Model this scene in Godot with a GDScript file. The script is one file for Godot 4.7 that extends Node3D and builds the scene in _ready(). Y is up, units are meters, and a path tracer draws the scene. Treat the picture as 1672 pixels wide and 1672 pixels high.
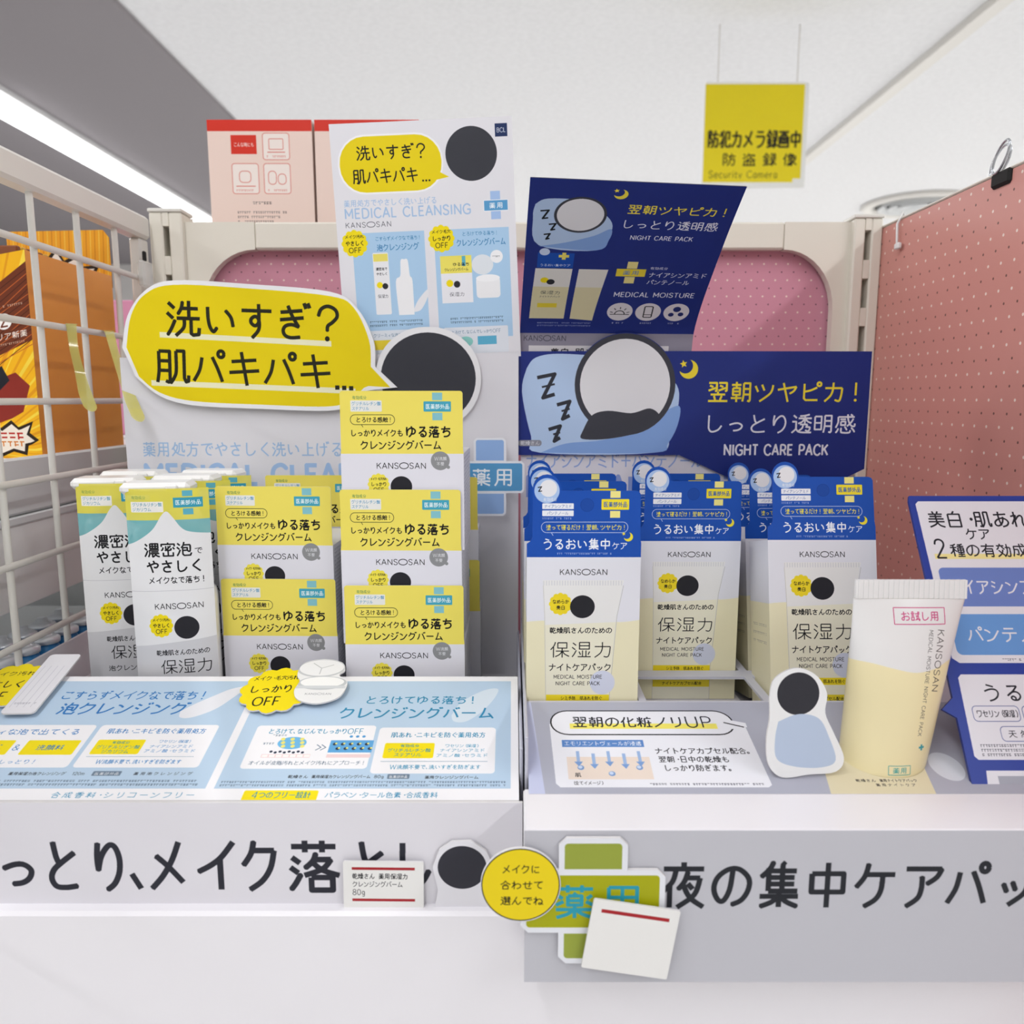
extends Node3D
# A drugstore shelf bay: two counter displays of skin care between a wire grid and a pink perforated side board.
# Places are given as (x to the right, y above eye level, distance ahead); eye level is 1.45 m above the floor.

const EYE := 1.45
var M := {}
var ink := {}
var used := {}


func P(x: float, y: float, ahead: float) -> Vector3:
	return Vector3(x, EYE + y, -ahead)


func _ready():
	# --- camera
	var cam := Camera3D.new()
	cam.name = "camera"
	add_child(cam)
	cam.position = P(0, 0, 0)
	cam.rotation_degrees = Vector3(-8.4, 0, 0)
	cam.near = 0.05
	cam.far = 60.0
	var lens := CameraAttributesPhysical.new()
	lens.frustum_focal_length = 26.29
	lens.frustum_focus_distance = 0.56
	lens.exposure_aperture = 9.0
	cam.attributes = lens
	cam.fov = 67.3
	cam.current = true
	# --- air and exposure
	var env := Environment.new()
	env.background_mode = Environment.BG_COLOR
	env.background_color = Color(0.0, 0.0, 0.0)
	env.tonemap_mode = Environment.TONE_MAPPER_LINEAR
	env.tonemap_exposure = 1.05
	env.sdfgi_enabled = true
	env.ssao_enabled = true
	env.ssil_enabled = true
	var we := WorldEnvironment.new()
	we.name = "world_environment"
	we.environment = env
	add_child(we)
	make_materials()
	# --- the ceiling's strip lights: the one in view, those over the aisles, two added unseen to brighten the ceiling
	for s in [[-2.03, 4.3, 3.2, "lit strip light seen over the wire grid at upper left"], [-2.03, 1.2, 4.0, "strip light over the next aisle, above the orange carton"], [-0.45, -0.95, 1.3, "strip light over the aisle behind the viewer"],
			[1.5, -0.95, 2.3, "strip light over the right part of the aisle behind the viewer"], [-2.4, -1.2, 1.5, "strip light over the left part of the aisle behind the viewer"], [-0.35, 5.4, 4.2, "added strip light brightening the far ceiling, hidden by the white poster"],
			[3.2, 2.0, 3.2, "strip light beyond the pink side board"], [3.3, 5.4, 4.2, "added strip light brightening the ceiling, far right beyond the pink side board"]]:
		strip_light(s[0], s[1], s[2], s[3])
	room()
	gondola()
	wire_grid()
	side_board()
	neighbour()
	cleansing_display()
	night_display()
	stock()
	posters()
	overhead()
	small_things()

# ---------------------------------------------------------------- a sheet of print: everything in millimetres, drawn at twice the size and halved
class Sheet:
	var im: Image
	var k: float
	var pen: Dictionary
	var roman: Dictionary
	var cache: Dictionary
	func _init(w: float, h: float, per_mm: float, bg: Color, p: Dictionary, r: Dictionary, c: Dictionary):
		k = per_mm * 2.0
		im = Image.create(int(w * per_mm) * 2, int(h * per_mm) * 2, false, Image.FORMAT_RGBA8)
		im.fill(bg)
		pen = p
		roman = r
		cache = c
	func tex() -> ImageTexture:
		im.resize(im.get_width() / 2, im.get_height() / 2, Image.INTERPOLATE_BILINEAR)
		return ImageTexture.create_from_image(im)
	func rect(x: float, y: float, w: float, h: float, c: Color) -> void:
		var a := Vector2i(int(round(x * k)), int(round(y * k)))
		var b := Vector2i(int(round((x + w) * k)), int(round((y + h) * k)))
		im.fill_rect(Rect2i(a, b - a), c)
	# a filled outline, points in mm
	func poly(p: PackedVector2Array, c: Color) -> void:
		var q := PackedVector2Array()
		q.resize(p.size())
		for i in p.size():
			q[i] = p[i] * k
		_fill(q, c)
	func _fill(q: PackedVector2Array, c: Color) -> void:
		var n := q.size()
		var lo := 1e9
		var hi := -1e9
		for v in q:
			lo = minf(lo, v.y)
			hi = maxf(hi, v.y)
		var y0 := maxi(0, int(ceil(lo - 0.5)))
		var y1 := mini(im.get_height() - 1, int(floor(hi - 0.5)))
		for y in range(y0, y1 + 1):
			var s := y + 0.5
			var xs: Array[float] = []
			var a := q[n - 1]
			for i in n:
				var b := q[i]
				if (a.y <= s) != (b.y <= s):
					xs.append(a.x + (s - a.y) / (b.y - a.y) * (b.x - a.x))
				a = b
			if xs.size() > 2:
				xs.sort()
			for i in range(0, xs.size() - 1, 2):
				var l := int(round(minf(xs[i], xs[i + 1])))
				var r := int(round(maxf(xs[i], xs[i + 1])))
				if r > l:
					im.fill_rect(Rect2i(l, y, r - l, 1), c)
	func disc(x: float, y: float, r: float, c: Color, squash := 1.0) -> void:
		var q := PackedVector2Array()
		var n := clampi(int(r * k), 8, 48)
		for i in n:
			q.append(Vector2(x + cos(TAU * i / n) * r, y + sin(TAU * i / n) * r * squash) * k)
		_fill(q, c)
	func rrect(x: float, y: float, w: float, h: float, r: float, c: Color) -> void:
		poly(Sheet.rounded(x, y, w, h, r), c)
	static func rounded(x: float, y: float, w: float, h: float, r: float, steps := 6) -> PackedVector2Array:
		var q := PackedVector2Array()
		for j in 4:
			var m := Vector2(x + (w - r if j == 0 or j == 3 else r), y + (h - r if j < 2 else r))
			for i in steps + 1:
				var t := PI / 2 * (j + float(i) / steps)
				q.append(m + Vector2(cos(t), sin(t)) * r)
		return q
	func outline(p: PackedVector2Array, w: float, c: Color) -> void:
		var q := p.duplicate()
		q.append(p[0])
		line(q, w, c)
	# a line of width w through points in mm
	func line(p: PackedVector2Array, w: float, c: Color) -> void:
		var h := w * k / 2
		for i in p.size() - 1:
			var a := p[i] * k
			var b := p[i + 1] * k
			if a.is_equal_approx(b):
				continue
			var s := (b - a).normalized().orthogonal() * maxf(h, 0.5)
			_fill(PackedVector2Array([a + s, b + s, b - s, a - s]), c)
			if i > 0 and h > 1.0:
				disc(p[i].x, p[i].y, w / 2, c)
	static func curve(p: PackedVector2Array, steps := 5) -> PackedVector2Array:
		var out := PackedVector2Array()
		for i in p.size() - 1:
			var a := p[maxi(i - 1, 0)]
			var d := p[mini(i + 2, p.size() - 1)]
			for s in steps:
				out.append(p[i].cubic_interpolate(p[i + 1], a, d, float(s) / steps))
		out.append(p[p.size() - 1])
		return out
	# strokes of a character: [[kind, points]]
	func strokes(text: String) -> Array:
		if cache.has(text):
			return cache[text]
		var out := []
		for part in text.split(";", false):
			var first := part.substr(0, 1)
			if first == "@":
				var f := part.split(" ", false)
				var box := Rect2(float(f[1]), float(f[2]), float(f[3]) - float(f[1]), float(f[4]) - float(f[2])) if f.size() > 4 else Rect2(0, 0, 100, 100)
				for s in strokes(pen[f[0].substr(1)]):
					var q := PackedVector2Array()
					for v in s[1]:
						q.append(box.position + v * box.size / 100.0)
					out.append([s[0], q, s[2]])
				continue
			var numbers := (part.substr(1) if first in ["~", "o", "d"] else part).split_floats(" ", false)
			if first == "o" or first == "d":
				var ring := PackedVector2Array()
				for i in 17:
					ring.append(Vector2(numbers[0], numbers[1]) + Vector2.from_angle(TAU * i / 16) * numbers[2])
				out.append(["line" if first == "o" else "dot", ring, numbers[2]])
				continue
			var p := PackedVector2Array()
			for i in range(0, numbers.size() - 1, 2):
				p.append(Vector2(numbers[i], numbers[i + 1]))
			out.append(["line", Sheet.curve(p) if first == "~" else p, 0.0])
		cache[text] = out
		return out
	func glyph(text: String, x: float, y: float, w: float, h: float, weight: float, c: Color, across := Vector2.RIGHT, down := Vector2.DOWN) -> void:
		for s in strokes(text):
			var q := PackedVector2Array()
			for v in s[1]:
				q.append(Vector2(x, y) + across * (v.x * w / 100.0) + down * (v.y * h / 100.0))
			if s[0] == "dot":
				poly(q, c)
			else:
				line(q, weight, c)
	func unit(ch: String) -> float:
		if roman.has(ch):
			return roman[ch][0] / 100.0 + 0.16
		return 0.55 if ch in ["、", "。", "・", "！", "（", "）"] else 0.72 if ch == "？" else 1.0
	# text spread from x0 to x1, centred on the height y, letters `size` high; weight is the pen in hundredths of the size
	func say(text: String, x0: float, x1: float, y: float, size: float, c: Color, weight := 9.0, across := Vector2.RIGHT, wide := 1.12) -> void:
		var total := 0.0
		for ch in text:
			total += unit(ch)
		var step := (x1 - x0) / maxf(total, 0.01)
		var down := Vector2(-across.y, across.x)
		var at := Vector2(x0, y) - down * size / 2
		for ch in text:
			var u := unit(ch) * step
			if roman.has(ch):
				var w: float = minf(roman[ch][0] / 100.0 * step, size * wide * roman[ch][0] / 100.0)
				var o := at + across * (u - w) / 2
				glyph(roman[ch][1], o.x, o.y, w * 100.0 / roman[ch][0], size, size * weight / 100, c, across, down)
			elif pen.has(ch):
				var w := minf(step * 0.93, size * wide)
				var o := at + across * (u - w * (0.93 if u >= step else 0.5)) / 2 if u >= step else at
				glyph(pen[ch], o.x, o.y, w, size, size * weight / 100, c, across, down)
			at += across * u
	# rows too small to read: short marks as long as letters
	func fine(x0: float, x1: float, y: float, size: float, c: Color, seed_ := 1) -> void:
		var r := seed_ * 7919
		var x := x0
		while x < x1 - size * 0.5:
			r = (r * 1103515245 + 12345) & 0x7fffffff
			var kind := (r >> 8) % 11
			if kind > 0:
				rect(x, y - size * 0.42, size * 0.7, size * 0.2, c)
				if kind % 2:
					rect(x + size * 0.1, y + size * 0.1, size * 0.62, size * 0.2, c)
				if kind % 3:
					rect(x + size * (0.08 + 0.05 * (kind % 7)), y - size * 0.4, size * 0.18, size * 0.85, c)
			x += size * 0.92
	func badge(x: float, y: float, r: float, c: Color, n := 12, squash := 1.0) -> void:
		poly(Sheet.wavy(x, y, r, n, squash), c)
	static func wavy(x: float, y: float, r: float, n := 12, squash := 1.0) -> PackedVector2Array:
		var q := PackedVector2Array()
		for i in n * 4:
			var t := TAU * i / (n * 4)
			var f := r * (0.945 + 0.055 * absf(cos(t * n / 2)) * 2.0 - 0.055)
			q.append(Vector2(x + cos(t) * f, y + sin(t) * f * squash))
		return q
	func moon(x: float, y: float, r: float, c: Color) -> void:
		var q := PackedVector2Array()
		for i in 17:
			q.append(Vector2(x, y) + Vector2.from_angle(lerpf(-1.5, 2.9, i / 16.0)) * r)
		for i in 17:
			q.append(Vector2(x - r * 0.36, y - r * 0.36) + Vector2.from_angle(lerpf(2.35, -0.95, i / 16.0)) * r * 0.8)
		poly(q, c)
	func star(x: float, y: float, r: float, c: Color) -> void:
		var q := PackedVector2Array()
		for i in 10:
			q.append(Vector2(x, y) + Vector2.from_angle(TAU * i / 10 - PI / 2 - 0.2) * (r if i % 2 == 0 else r * 0.45))
		poly(q, c)
	func brand(x0: float, x1: float, y: float, size: float, c: Color) -> void:
		var left := (x1 - x0) * 0.455
		say("KANS", x0, x0 + left, y, size, c, 11)
		say("SAN", x1 - left * 0.77, x1, y, size, c, 11)
		var m := (x0 + left + x1 - left * 0.77) / 2
		var q := PackedVector2Array()
		for i in 24:
			q.append(Vector2(m + cos(TAU * i / 24) * (x1 - x0) * 0.088, y + sin(TAU * i / 24) * size * 0.52))
		outline(q, size * 0.13, c)


# ---------------------------------------------------------------- shapes
class Mb:
	var st := {}
	func _s(m: Material) -> SurfaceTool:
		if not st.has(m):
			var t := SurfaceTool.new()
			t.begin(Mesh.PRIMITIVE_TRIANGLES)
			t.set_material(m)
			st[m] = t
		return st[m]
	func tri(m: Material, a: Vector3, b: Vector3, c: Vector3, ua := Vector2.ZERO, ub := Vector2.RIGHT, uc := Vector2.ONE, smooth := -1) -> void:
		var t := _s(m)
		t.set_smooth_group(smooth)
		t.set_uv(ua)
		t.add_vertex(a)
		t.set_uv(ub)
		t.add_vertex(b)
		t.set_uv(uc)
		t.add_vertex(c)
	# corners as seen from outside: top left, top right, bottom right, bottom left
	func quad(m: Material, a: Vector3, b: Vector3, c: Vector3, d: Vector3, r := Rect2(0, 0, 1, 1), smooth := -1) -> void:
		tri(m, a, b, c, r.position, Vector2(r.end.x, r.position.y), r.end, smooth)
		tri(m, a, c, d, r.position, r.end, Vector2(r.position.x, r.end.y), smooth)
	func face(m: Material, p: Array, out: Vector3) -> void:
		var q := p.duplicate()
		if (q[1] - q[0]).cross(q[2] - q[0]).dot(out) > 0:
			q.reverse()
		for i in range(1, q.size() - 1):
			tri(m, q[0], q[i], q[i + 1])
	# a box with chamfered edges
	func cbox(m: Material, c: Vector3, s: Vector3, b := 0.0006) -> void:
		var h := s / 2
		b = minf(b, minf(h.x, minf(h.y, h.z)) * 0.8)
		var at := func(sg: Vector3, axis: int) -> Vector3:
			var v := h - Vector3.ONE * b
			v[axis] = h[axis]
			return c + v * sg
		for axis in 3:
			var u := (axis + 1) % 3
			var w := (axis + 2) % 3
			for s1 in [-1, 1]:
				var pts := []
				for t in [[-1, -1], [1, -1], [1, 1], [-1, 1]]:
					var g := Vector3.ZERO
					g[axis] = s1
					g[u] = t[0]
					g[w] = t[1]
					pts.append(at.call(g, axis))
				var o := Vector3.ZERO
				o[axis] = s1
				face(m, pts, o)
				for s2 in [-1, 1]:
					var e := []
					for t in [[axis, -1], [axis, 1], [u, 1], [u, -1]]:
						var g := Vector3.ZERO
						g[axis] = s1
						g[u] = s2
						g[w] = t[1]
						e.append(at.call(g, t[0]))
					var oo := Vector3.ZERO
					oo[axis] = s1
					oo[u] = s2
					face(m, e, oo)
		for i in 8:
			var g := Vector3(1 if i & 1 else -1, 1 if i & 2 else -1, 1 if i & 4 else -1)
			face(m, [at.call(g, 0), at.call(g, 1), at.call(g, 2)], g)
	# a round bar along points
	func tube(m: Material, p: Array, r: float, sides := 8) -> void:
		var rings := []
		var n := Vector3.ZERO
		for i in p.size():
			var d: Vector3 = (p[mini(i + 1, p.size() - 1)] - p[maxi(i - 1, 0)]).normalized()
			if i == 0:
				n = d.cross(Vector3.UP if absf(d.y) < 0.9 else Vector3.RIGHT).normalized()
			n = (n - d * n.dot(d)).normalized()
			var b := d.cross(n)
			var ring := []
			for k in sides:
				ring.append(p[i] + n * cos(TAU * k / sides) * r + b * sin(TAU * k / sides) * r)
			rings.append(ring)
		loft(m, rings, true)
	# skin through closed rings; planar uv if a rect (x0, top, w, h) is given
	func loft(m: Material, rings: Array, caps := true, plan := Rect2(), smooth := 1) -> void:
		var uv := func(v: Vector3) -> Vector2:
			return Vector2((v.x - plan.position.x) / plan.size.x, (plan.position.y - v.y) / plan.size.y) if plan.size.x > 0 else Vector2.ZERO
		var n: int = rings[0].size()
		var mid := Vector3.ZERO
		for v in rings[0]:
			mid += v / n
		var mid1 := Vector3.ZERO
		for v in rings[1]:
			mid1 += v / n
		var flip: bool = (rings[0][1] - rings[0][0]).cross(mid1 - mid).dot(rings[0][0] - mid) < 0
		for i in rings.size() - 1:
			for k in n:
				var a: Vector3 = rings[i][k]
				var b: Vector3 = rings[i][(k + 1) % n]
				var c: Vector3 = rings[i + 1][(k + 1) % n]
				var d: Vector3 = rings[i + 1][k]
				if flip:
					tri(m, a, b, c, uv.call(a), uv.call(b), uv.call(c), smooth)
					tri(m, a, c, d, uv.call(a), uv.call(c), uv.call(d), smooth)
				else:
					tri(m, a, c, b, uv.call(a), uv.call(c), uv.call(b), smooth)
					tri(m, a, d, c, uv.call(a), uv.call(d), uv.call(c), smooth)
		if caps:
			face(m, rings[0], mid - mid1)
			var last: Array = rings[-1]
			var m2 := Vector3.ZERO
			for v in last:
				m2 += v / n
			var m3 := Vector3.ZERO
			for v in rings[-2]:
				m3 += v / n
			face(m, last, m2 - m3)
	# turned shape: profile of (radius, height)
	func lathe(m: Material, prof: Array, sides := 24, squash := 1.0, smooth := 1, base := Vector3.ZERO, caps := true) -> void:
		var rings := []
		for p in prof:
			var ring := []
			for k in sides:
				ring.append(base + Vector3(cos(TAU * k / sides) * p[0], p[1], sin(TAU * k / sides) * p[0] * squash))
			rings.append(ring)
		loft(m, rings, caps, Rect2(), smooth)
	# a sheet of card cut along an outline given in millimetres on its print (y down); o is the print's point that lies at the origin
	func card(front: Material, edge: Material, outline: PackedVector2Array, sheet: Vector2, o: Vector2, thick := 0.0012, lift := 0.0) -> void:
		var p := outline.duplicate()
		if Geometry2D.is_polygon_clockwise(p):
			p.reverse()
		var ids := Geometry2D.triangulate_polygon(p)
		var z1 := lift + thick / 2
		var z0 := lift - thick / 2
		var to := func(v: Vector2, z: float) -> Vector3: return Vector3((v.x - o.x) * 0.001, (o.y - v.y) * 0.001, z)
		for i in range(0, ids.size(), 3):
			var v := [p[ids[i]], p[ids[i + 1]], p[ids[i + 2]]]
			var a: Vector3 = to.call(v[0], z1)
			var b: Vector3 = to.call(v[1], z1)
			var c: Vector3 = to.call(v[2], z1)
			if (b - a).cross(c - a).z > 0:
				v.reverse()
			tri(front, to.call(v[0], z1), to.call(v[1], z1), to.call(v[2], z1), v[0] / sheet, v[1] / sheet, v[2] / sheet)
			tri(edge, to.call(v[2], z0), to.call(v[1], z0), to.call(v[0], z0))
		for i in p.size():
			var a2 := p[i]
			var b2 := p[(i + 1) % p.size()]
			var out := Vector3(b2.y - a2.y, b2.x - a2.x, 0)
			face(edge, [to.call(a2, z1), to.call(b2, z1), to.call(b2, z0), to.call(a2, z0)], Vector3(-out.x, -out.y, 0) if Geometry2D.is_polygon_clockwise(p) else out)
	func commit() -> ArrayMesh:
		var mesh := ArrayMesh.new()
		for m in st:
			st[m].generate_normals()
			st[m].commit(mesh)
		return mesh


func numbered(called: String) -> String:
	var n: int = used.get(called, 0)
	used[called] = n + 1
	return called if n == 0 else "%s_%03d" % [called, n]


func tag(o: Node3D, label: String, category := "", group := "", kind := "") -> Node3D:
	if label:
		o.set_meta("label", label)
	if category:
		o.set_meta("category", category)
	if group:
		o.set_meta("group", group)
	if kind:
		o.set_meta("kind", kind)
	return o


# a thing: a node at its base
func thing(called: String, at: Vector3, label: String, category: String, group := "") -> Node3D:
	var o := Node3D.new()
	o.name = numbered(called)
	add_child(o)
	o.position = at
	return tag(o, label, category, group)


# one named mesh; parts are given in the same world places as everything else
func part(called: String, mb: Mb, parent: Node3D = null, at := Vector3.ZERO, turn := Vector3.ZERO) -> MeshInstance3D:
	var o := MeshInstance3D.new()
	o.mesh = mb.commit()
	o.cast_shadow = GeometryInstance3D.SHADOW_CASTING_SETTING_ON
	if parent == null:
		o.name = numbered(called)
		add_child(o)
	else:
		o.name = called
		parent.add_child(o, true)
	o.position = at
	o.rotation_degrees = turn
	return o


func bx(m: Material, x0: float, x1: float, y0: float, y1: float, f0: float, f1: float, base := Vector3.ZERO, b := 0.0006) -> Mb:
	var mb := Mb.new()
	return bx_to(mb, m, x0, x1, y0, y1, f0, f1, base, b)


func bx_to(mb: Mb, m: Material, x0: float, x1: float, y0: float, y1: float, f0: float, f1: float, base := Vector3.ZERO, b := 0.0006) -> Mb:
	mb.cbox(m, P((x0 + x1) / 2, (y0 + y1) / 2, (f0 + f1) / 2) - base, Vector3(absf(x1 - x0), absf(y1 - y0), absf(f1 - f0)), b)
	return mb


func copy_of(src: Node3D, called: String, at: Vector3, label: String) -> Node3D:
	var c: Node3D = src.duplicate()
	c.name = numbered(called)
	add_child(c)
	c.position = at
	c.set_meta("label", label)
	return c


func V(a: Array) -> PackedVector2Array:
	var q := PackedVector2Array()
	for i in range(0, a.size() - 1, 2):
		q.append(Vector2(a[i], a[i + 1]))
	return q


func closed_curve(p: PackedVector2Array, steps := 6) -> PackedVector2Array:
	var out := PackedVector2Array()
	var n := p.size()
	for i in n:
		for s in steps:
			out.append(p[i].cubic_interpolate(p[(i + 1) % n], p[(i + n - 1) % n], p[(i + 2) % n], float(s) / steps))
	return out


# ---------------------------------------------------------------- materials
func C(hex: String) -> Color:
	return Color.html(hex)


func plain(called: String, c: Color, rough := 0.55, metal := 0.0) -> StandardMaterial3D:
	var m := StandardMaterial3D.new()
	m.resource_name = called
	m.albedo_color = c
	m.roughness = rough
	m.metallic = metal
	M[called] = m
	return m


func sheet(w: float, h: float, per_mm: float, bg: Color) -> Sheet:
	return Sheet.new(w, h, per_mm, bg, PEN, ROMAN, ink)


func printed(called: String, s: Sheet, rough := 0.42) -> StandardMaterial3D:
	var m := plain(called, Color.WHITE, rough)
	m.albedo_texture = s.tex()
	m.texture_repeat = false
	m.metallic_specular = 0.3
	return m


func grain(seed_: int, freq: float, lo: Color, hi: Color, size := 256) -> NoiseTexture2D:
	var n := FastNoiseLite.new()
	n.seed = seed_
	n.frequency = freq
	n.fractal_octaves = 3
	var g := Gradient.new()
	g.colors = PackedColorArray([lo, hi])
	var t := NoiseTexture2D.new()
	t.width = size
	t.height = size
	t.seamless = true
	t.noise = n
	t.color_ramp = g
	return t


func make_materials() -> void:
	plain("card_white", C("e4e3e6"), 0.5)
	plain("card_edge", C("dedcdc"), 0.7)
	plain("tray_white", C("efedf1"), 0.35)
	plain("tray_grey", C("c9cad6"), 0.35)
	plain("cream_paint", C("e6e1d4"), 0.38)
	plain("white_paint", C("e2dfd8"), 0.35)
	plain("black_plastic", C("141312"), 0.8)
	plain("plastic_white", C("ecebea"), 0.3)
	plain("cap_white", C("efeeec"), 0.25)
	plain("dark_print", C("2c2c33"), 0.45)
	plain("shelf_white", C("f0f0ee"), 0.4)
	plain("shelf_grey", C("d6d8d8"), 0.45)
	plain("steel", C("b9bcc0"), 0.25, 0.9)
	plain("orange_card", C("f09c3e"), 0.5)
	plain("brown_card", C("8a4a22"), 0.5)
	plain("gold_foil", C("d9a93c"), 0.35)
	plain("floor_tile", C("e6e6e6"), 0.4)
	plain("wall_paint", C("e8e6e2"), 0.8)
	plain("grey_ceiling", C("8f8a8c"), 0.85)
	plain("lamp_body", C("dcdcdc"), 0.5)
	plain("blue_cap", C("2f86c4"), 0.3)
	plain("silver_cap", C("e2e5ea"), 0.3, 0.5)
	plain("navy", C("2c3a86"), 0.45)
	var t := plain("ceiling_board", Color.WHITE, 0.9)
	t.albedo_texture = grain(5, 0.09, C("e6e6e6"), C("eeeeee"))
	t.uv1_triplanar = true
	t.uv1_world_triplanar = true
	t.uv1_scale = Vector3(1.5, 1.5, 1.5)
	var glow := plain("lamp_glow", C("ffffff"), 0.6)
	glow.emission_enabled = true
	glow.emission = C("fdfdff")
	glow.emission_energy_multiplier = 4.0
	var clear := plain("yellow_reflection_plastic", Color(0.82, 0.79, 0.42, 0.6), 0.1)  # clear clips, with the yellow reflected from the bubble put into their colour
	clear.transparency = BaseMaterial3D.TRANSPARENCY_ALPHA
	var acrylic := plain("clear_acrylic", Color(0.93, 0.94, 0.93, 0.35), 0.08)
	acrylic.transparency = BaseMaterial3D.TRANSPARENCY_ALPHA
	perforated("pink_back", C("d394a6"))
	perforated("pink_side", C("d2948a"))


# painted sheet steel; dots stand for its holes: pale paints light coming through, dark the unlit rows
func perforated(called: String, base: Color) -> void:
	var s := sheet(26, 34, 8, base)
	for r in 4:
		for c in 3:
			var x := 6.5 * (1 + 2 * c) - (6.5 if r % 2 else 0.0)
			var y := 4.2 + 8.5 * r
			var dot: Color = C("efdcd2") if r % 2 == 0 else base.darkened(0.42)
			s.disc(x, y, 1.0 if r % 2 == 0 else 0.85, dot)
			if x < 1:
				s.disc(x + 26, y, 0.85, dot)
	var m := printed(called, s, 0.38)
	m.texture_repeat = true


# ---------------------------------------------------------------- the room
const TOP := 1.2     # ceiling above eye level


func strip_light(x: float, ahead: float, power: float, label: String) -> void:
	var long := 2.4
	var t := thing("strip_light", P(x, TOP - 0.05, ahead), label, "light", "strip lights on the ceiling")
	var body := Mb.new()
	body.cbox(M.lamp_body, Vector3(0, 0.03, 0), Vector3(0.17, 0.04, long), 0.004)
	var housing := part("housing", body, t)
	var tube := Mb.new()
	tube.cbox(M.lamp_glow, Vector3(0, -0.004, 0), Vector3(0.13, 0.03, long - 0.04), 0.008)
	part("light_diffuser", tube, housing)
	var l := AreaLight3D.new()
	l.name = "light"
	l.area_size = Vector2(0.13, long - 0.04)
	l.light_energy = power
	l.light_color = C("fdfdff")
	l.shadow_enabled = true
	t.add_child(l)
	l.position = Vector3(0, -0.022, 0)
	l.rotation_degrees = Vector3(-90, 0, 0)


func slab(called: String, m: Material, x0: float, x1: float, y0: float, y1: float, f0: float, f1: float, label: String) -> void:
	var o := part(called, bx(m, x0, x1, y0, y1, f0, f1))
	tag(o, label, called.split("_")[0], "", "structure")


func room() -> void:
	slab("floor", M.floor_tile, -4.1, 4.1, -1.55, -1.45, -3.1, 7.1, "pale tiled store floor")
	# the ceiling leaves a square opening for the air duct
	var cm := Mb.new()
	for q in [[-4.1, 4.1, -3.1, 4.8], [-4.1, 4.1, 5.2, 7.1], [-4.1, 2.3, 4.8, 5.2], [2.7, 4.1, 4.8, 5.2]]:
		bx_to(cm, M.ceiling_board, q[0], q[1], TOP, TOP + 0.1, q[2], q[3], Vector3.ZERO, 0.0)
	tag(part("ceiling", cm), "white speckled store ceiling", "ceiling", "", "structure")
	slab("wall_left", M.grey_ceiling, -4.2, -4.1, -1.45, TOP, -3.1, 7.1, "grey store wall at the left")
	slab("wall_right", M.wall_paint, 4.1, 4.2, -1.45, TOP, -3.1, 7.1, "pale store wall at the right")
	slab("wall_back", M.wall_paint, -4.1, 4.1, -1.45, TOP, 7.1, 7.2, "pale store wall at the far end")
	slab("wall_front", M.wall_paint, -4.1, 4.1, -1.45, TOP, -3.2, -3.1, "pale store wall behind the viewer")
	slab("ceiling_soffit", M.grey_ceiling, -4.1, -1.2, TOP - 0.02, TOP, -3.1, 7.1, "grey strip of ceiling around the lit strip light")  # left part of the ceiling in a darker grey
	slab("trim_1", M.white_paint, 1.45, 1.5, TOP - 0.025, TOP, 1.5, 4.2, "white rail on the ceiling right of the yellow sign")


func hang_sheet() -> StandardMaterial3D:
	var s := sheet(340, 330, 2, C("f3df2a"))
	var k := C("2b2a22")
	s.say("防犯カメラ録画中", 10, 322, 176, 56, k, 12)
	s.say("防盗録像", 50, 320, 240, 40, k, 11)
	s.say("Security Camera", 18, 250, 287, 22, k, 9)
	s.rect(0, 0, 340, 6, C("f4f4f0"))
	s.rect(0, 300, 340, 30, C("f6f6f2"))
	s.rect(0, 300, 300, 12, C("f3df2a"))
	s.rect(326, 0, 14, 330, C("f6f6f2"))
	return printed("sign_print", s, 0.25)


func overhead() -> void:
	# yellow sign hanging from the ceiling
	var t := thing("hanging_sign", P(0.805, 0.695, 2.7), "yellow security camera sign hanging from the ceiling by two cords", "sign")
	var mb := Mb.new()
	mb.card(hang_sheet(), M.card_edge, Sheet.rounded(0, 0, 340, 330, 6), Vector2(340, 330), Vector2(170, 330), 0.003)
	part("board", mb, t)
	for s in [-1, 1]:
		var c := Mb.new()
		c.tube(M.white_paint, [Vector3(s * 0.13, 0.328, 0), Vector3(s * 0.13, TOP - 0.695, 0)], 0.002, 6)
		part("cord", c, t)
	# round air outlet in the ceiling
	var v := thing("round_vent", P(2.5, TOP, 5.0), "round ringed air vent set in the ceiling at the right", "vent")
	var ring := Mb.new()
	ring.lathe(M.white_paint, [[0.30, 0.0], [0.31, -0.012], [0.29, -0.03], [0.25, -0.025], [0.235, -0.004], [0.235, 0.0]], 40, 1.0, 1, Vector3.ZERO, false)
	var outer := part("outer_ring", ring, v)
	for i in 3:
		var r := 0.2 - 0.06 * i
		var cone := Mb.new()
		cone.lathe(M.shelf_grey, [[r - 0.03, -0.004], [r, -0.03], [r + 0.012, -0.03], [r - 0.01, -0.002]], 36, 1.0, 1, Vector3.ZERO, false)
		part("ring", cone, outer)
	var duct := Mb.new()
	for s in [-1, 1]:
		duct.cbox(M.shelf_grey, Vector3(s * 0.195, 0.3, 0), Vector3(0.008, 0.59, 0.395), 0.001)
		duct.cbox(M.shelf_grey, Vector3(0, 0.3, s * 0.195), Vector3(0.38, 0.59, 0.008), 0.001)
	duct.cbox(M.shelf_grey, Vector3(0, 0.6, 0), Vector3(0.398, 0.008, 0.398), 0.001)
	tag(part("trim_2", duct, null, P(2.5, TOP, 5.0)), "pale sheet metal air duct above the round vent", "duct", "", "structure")


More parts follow.
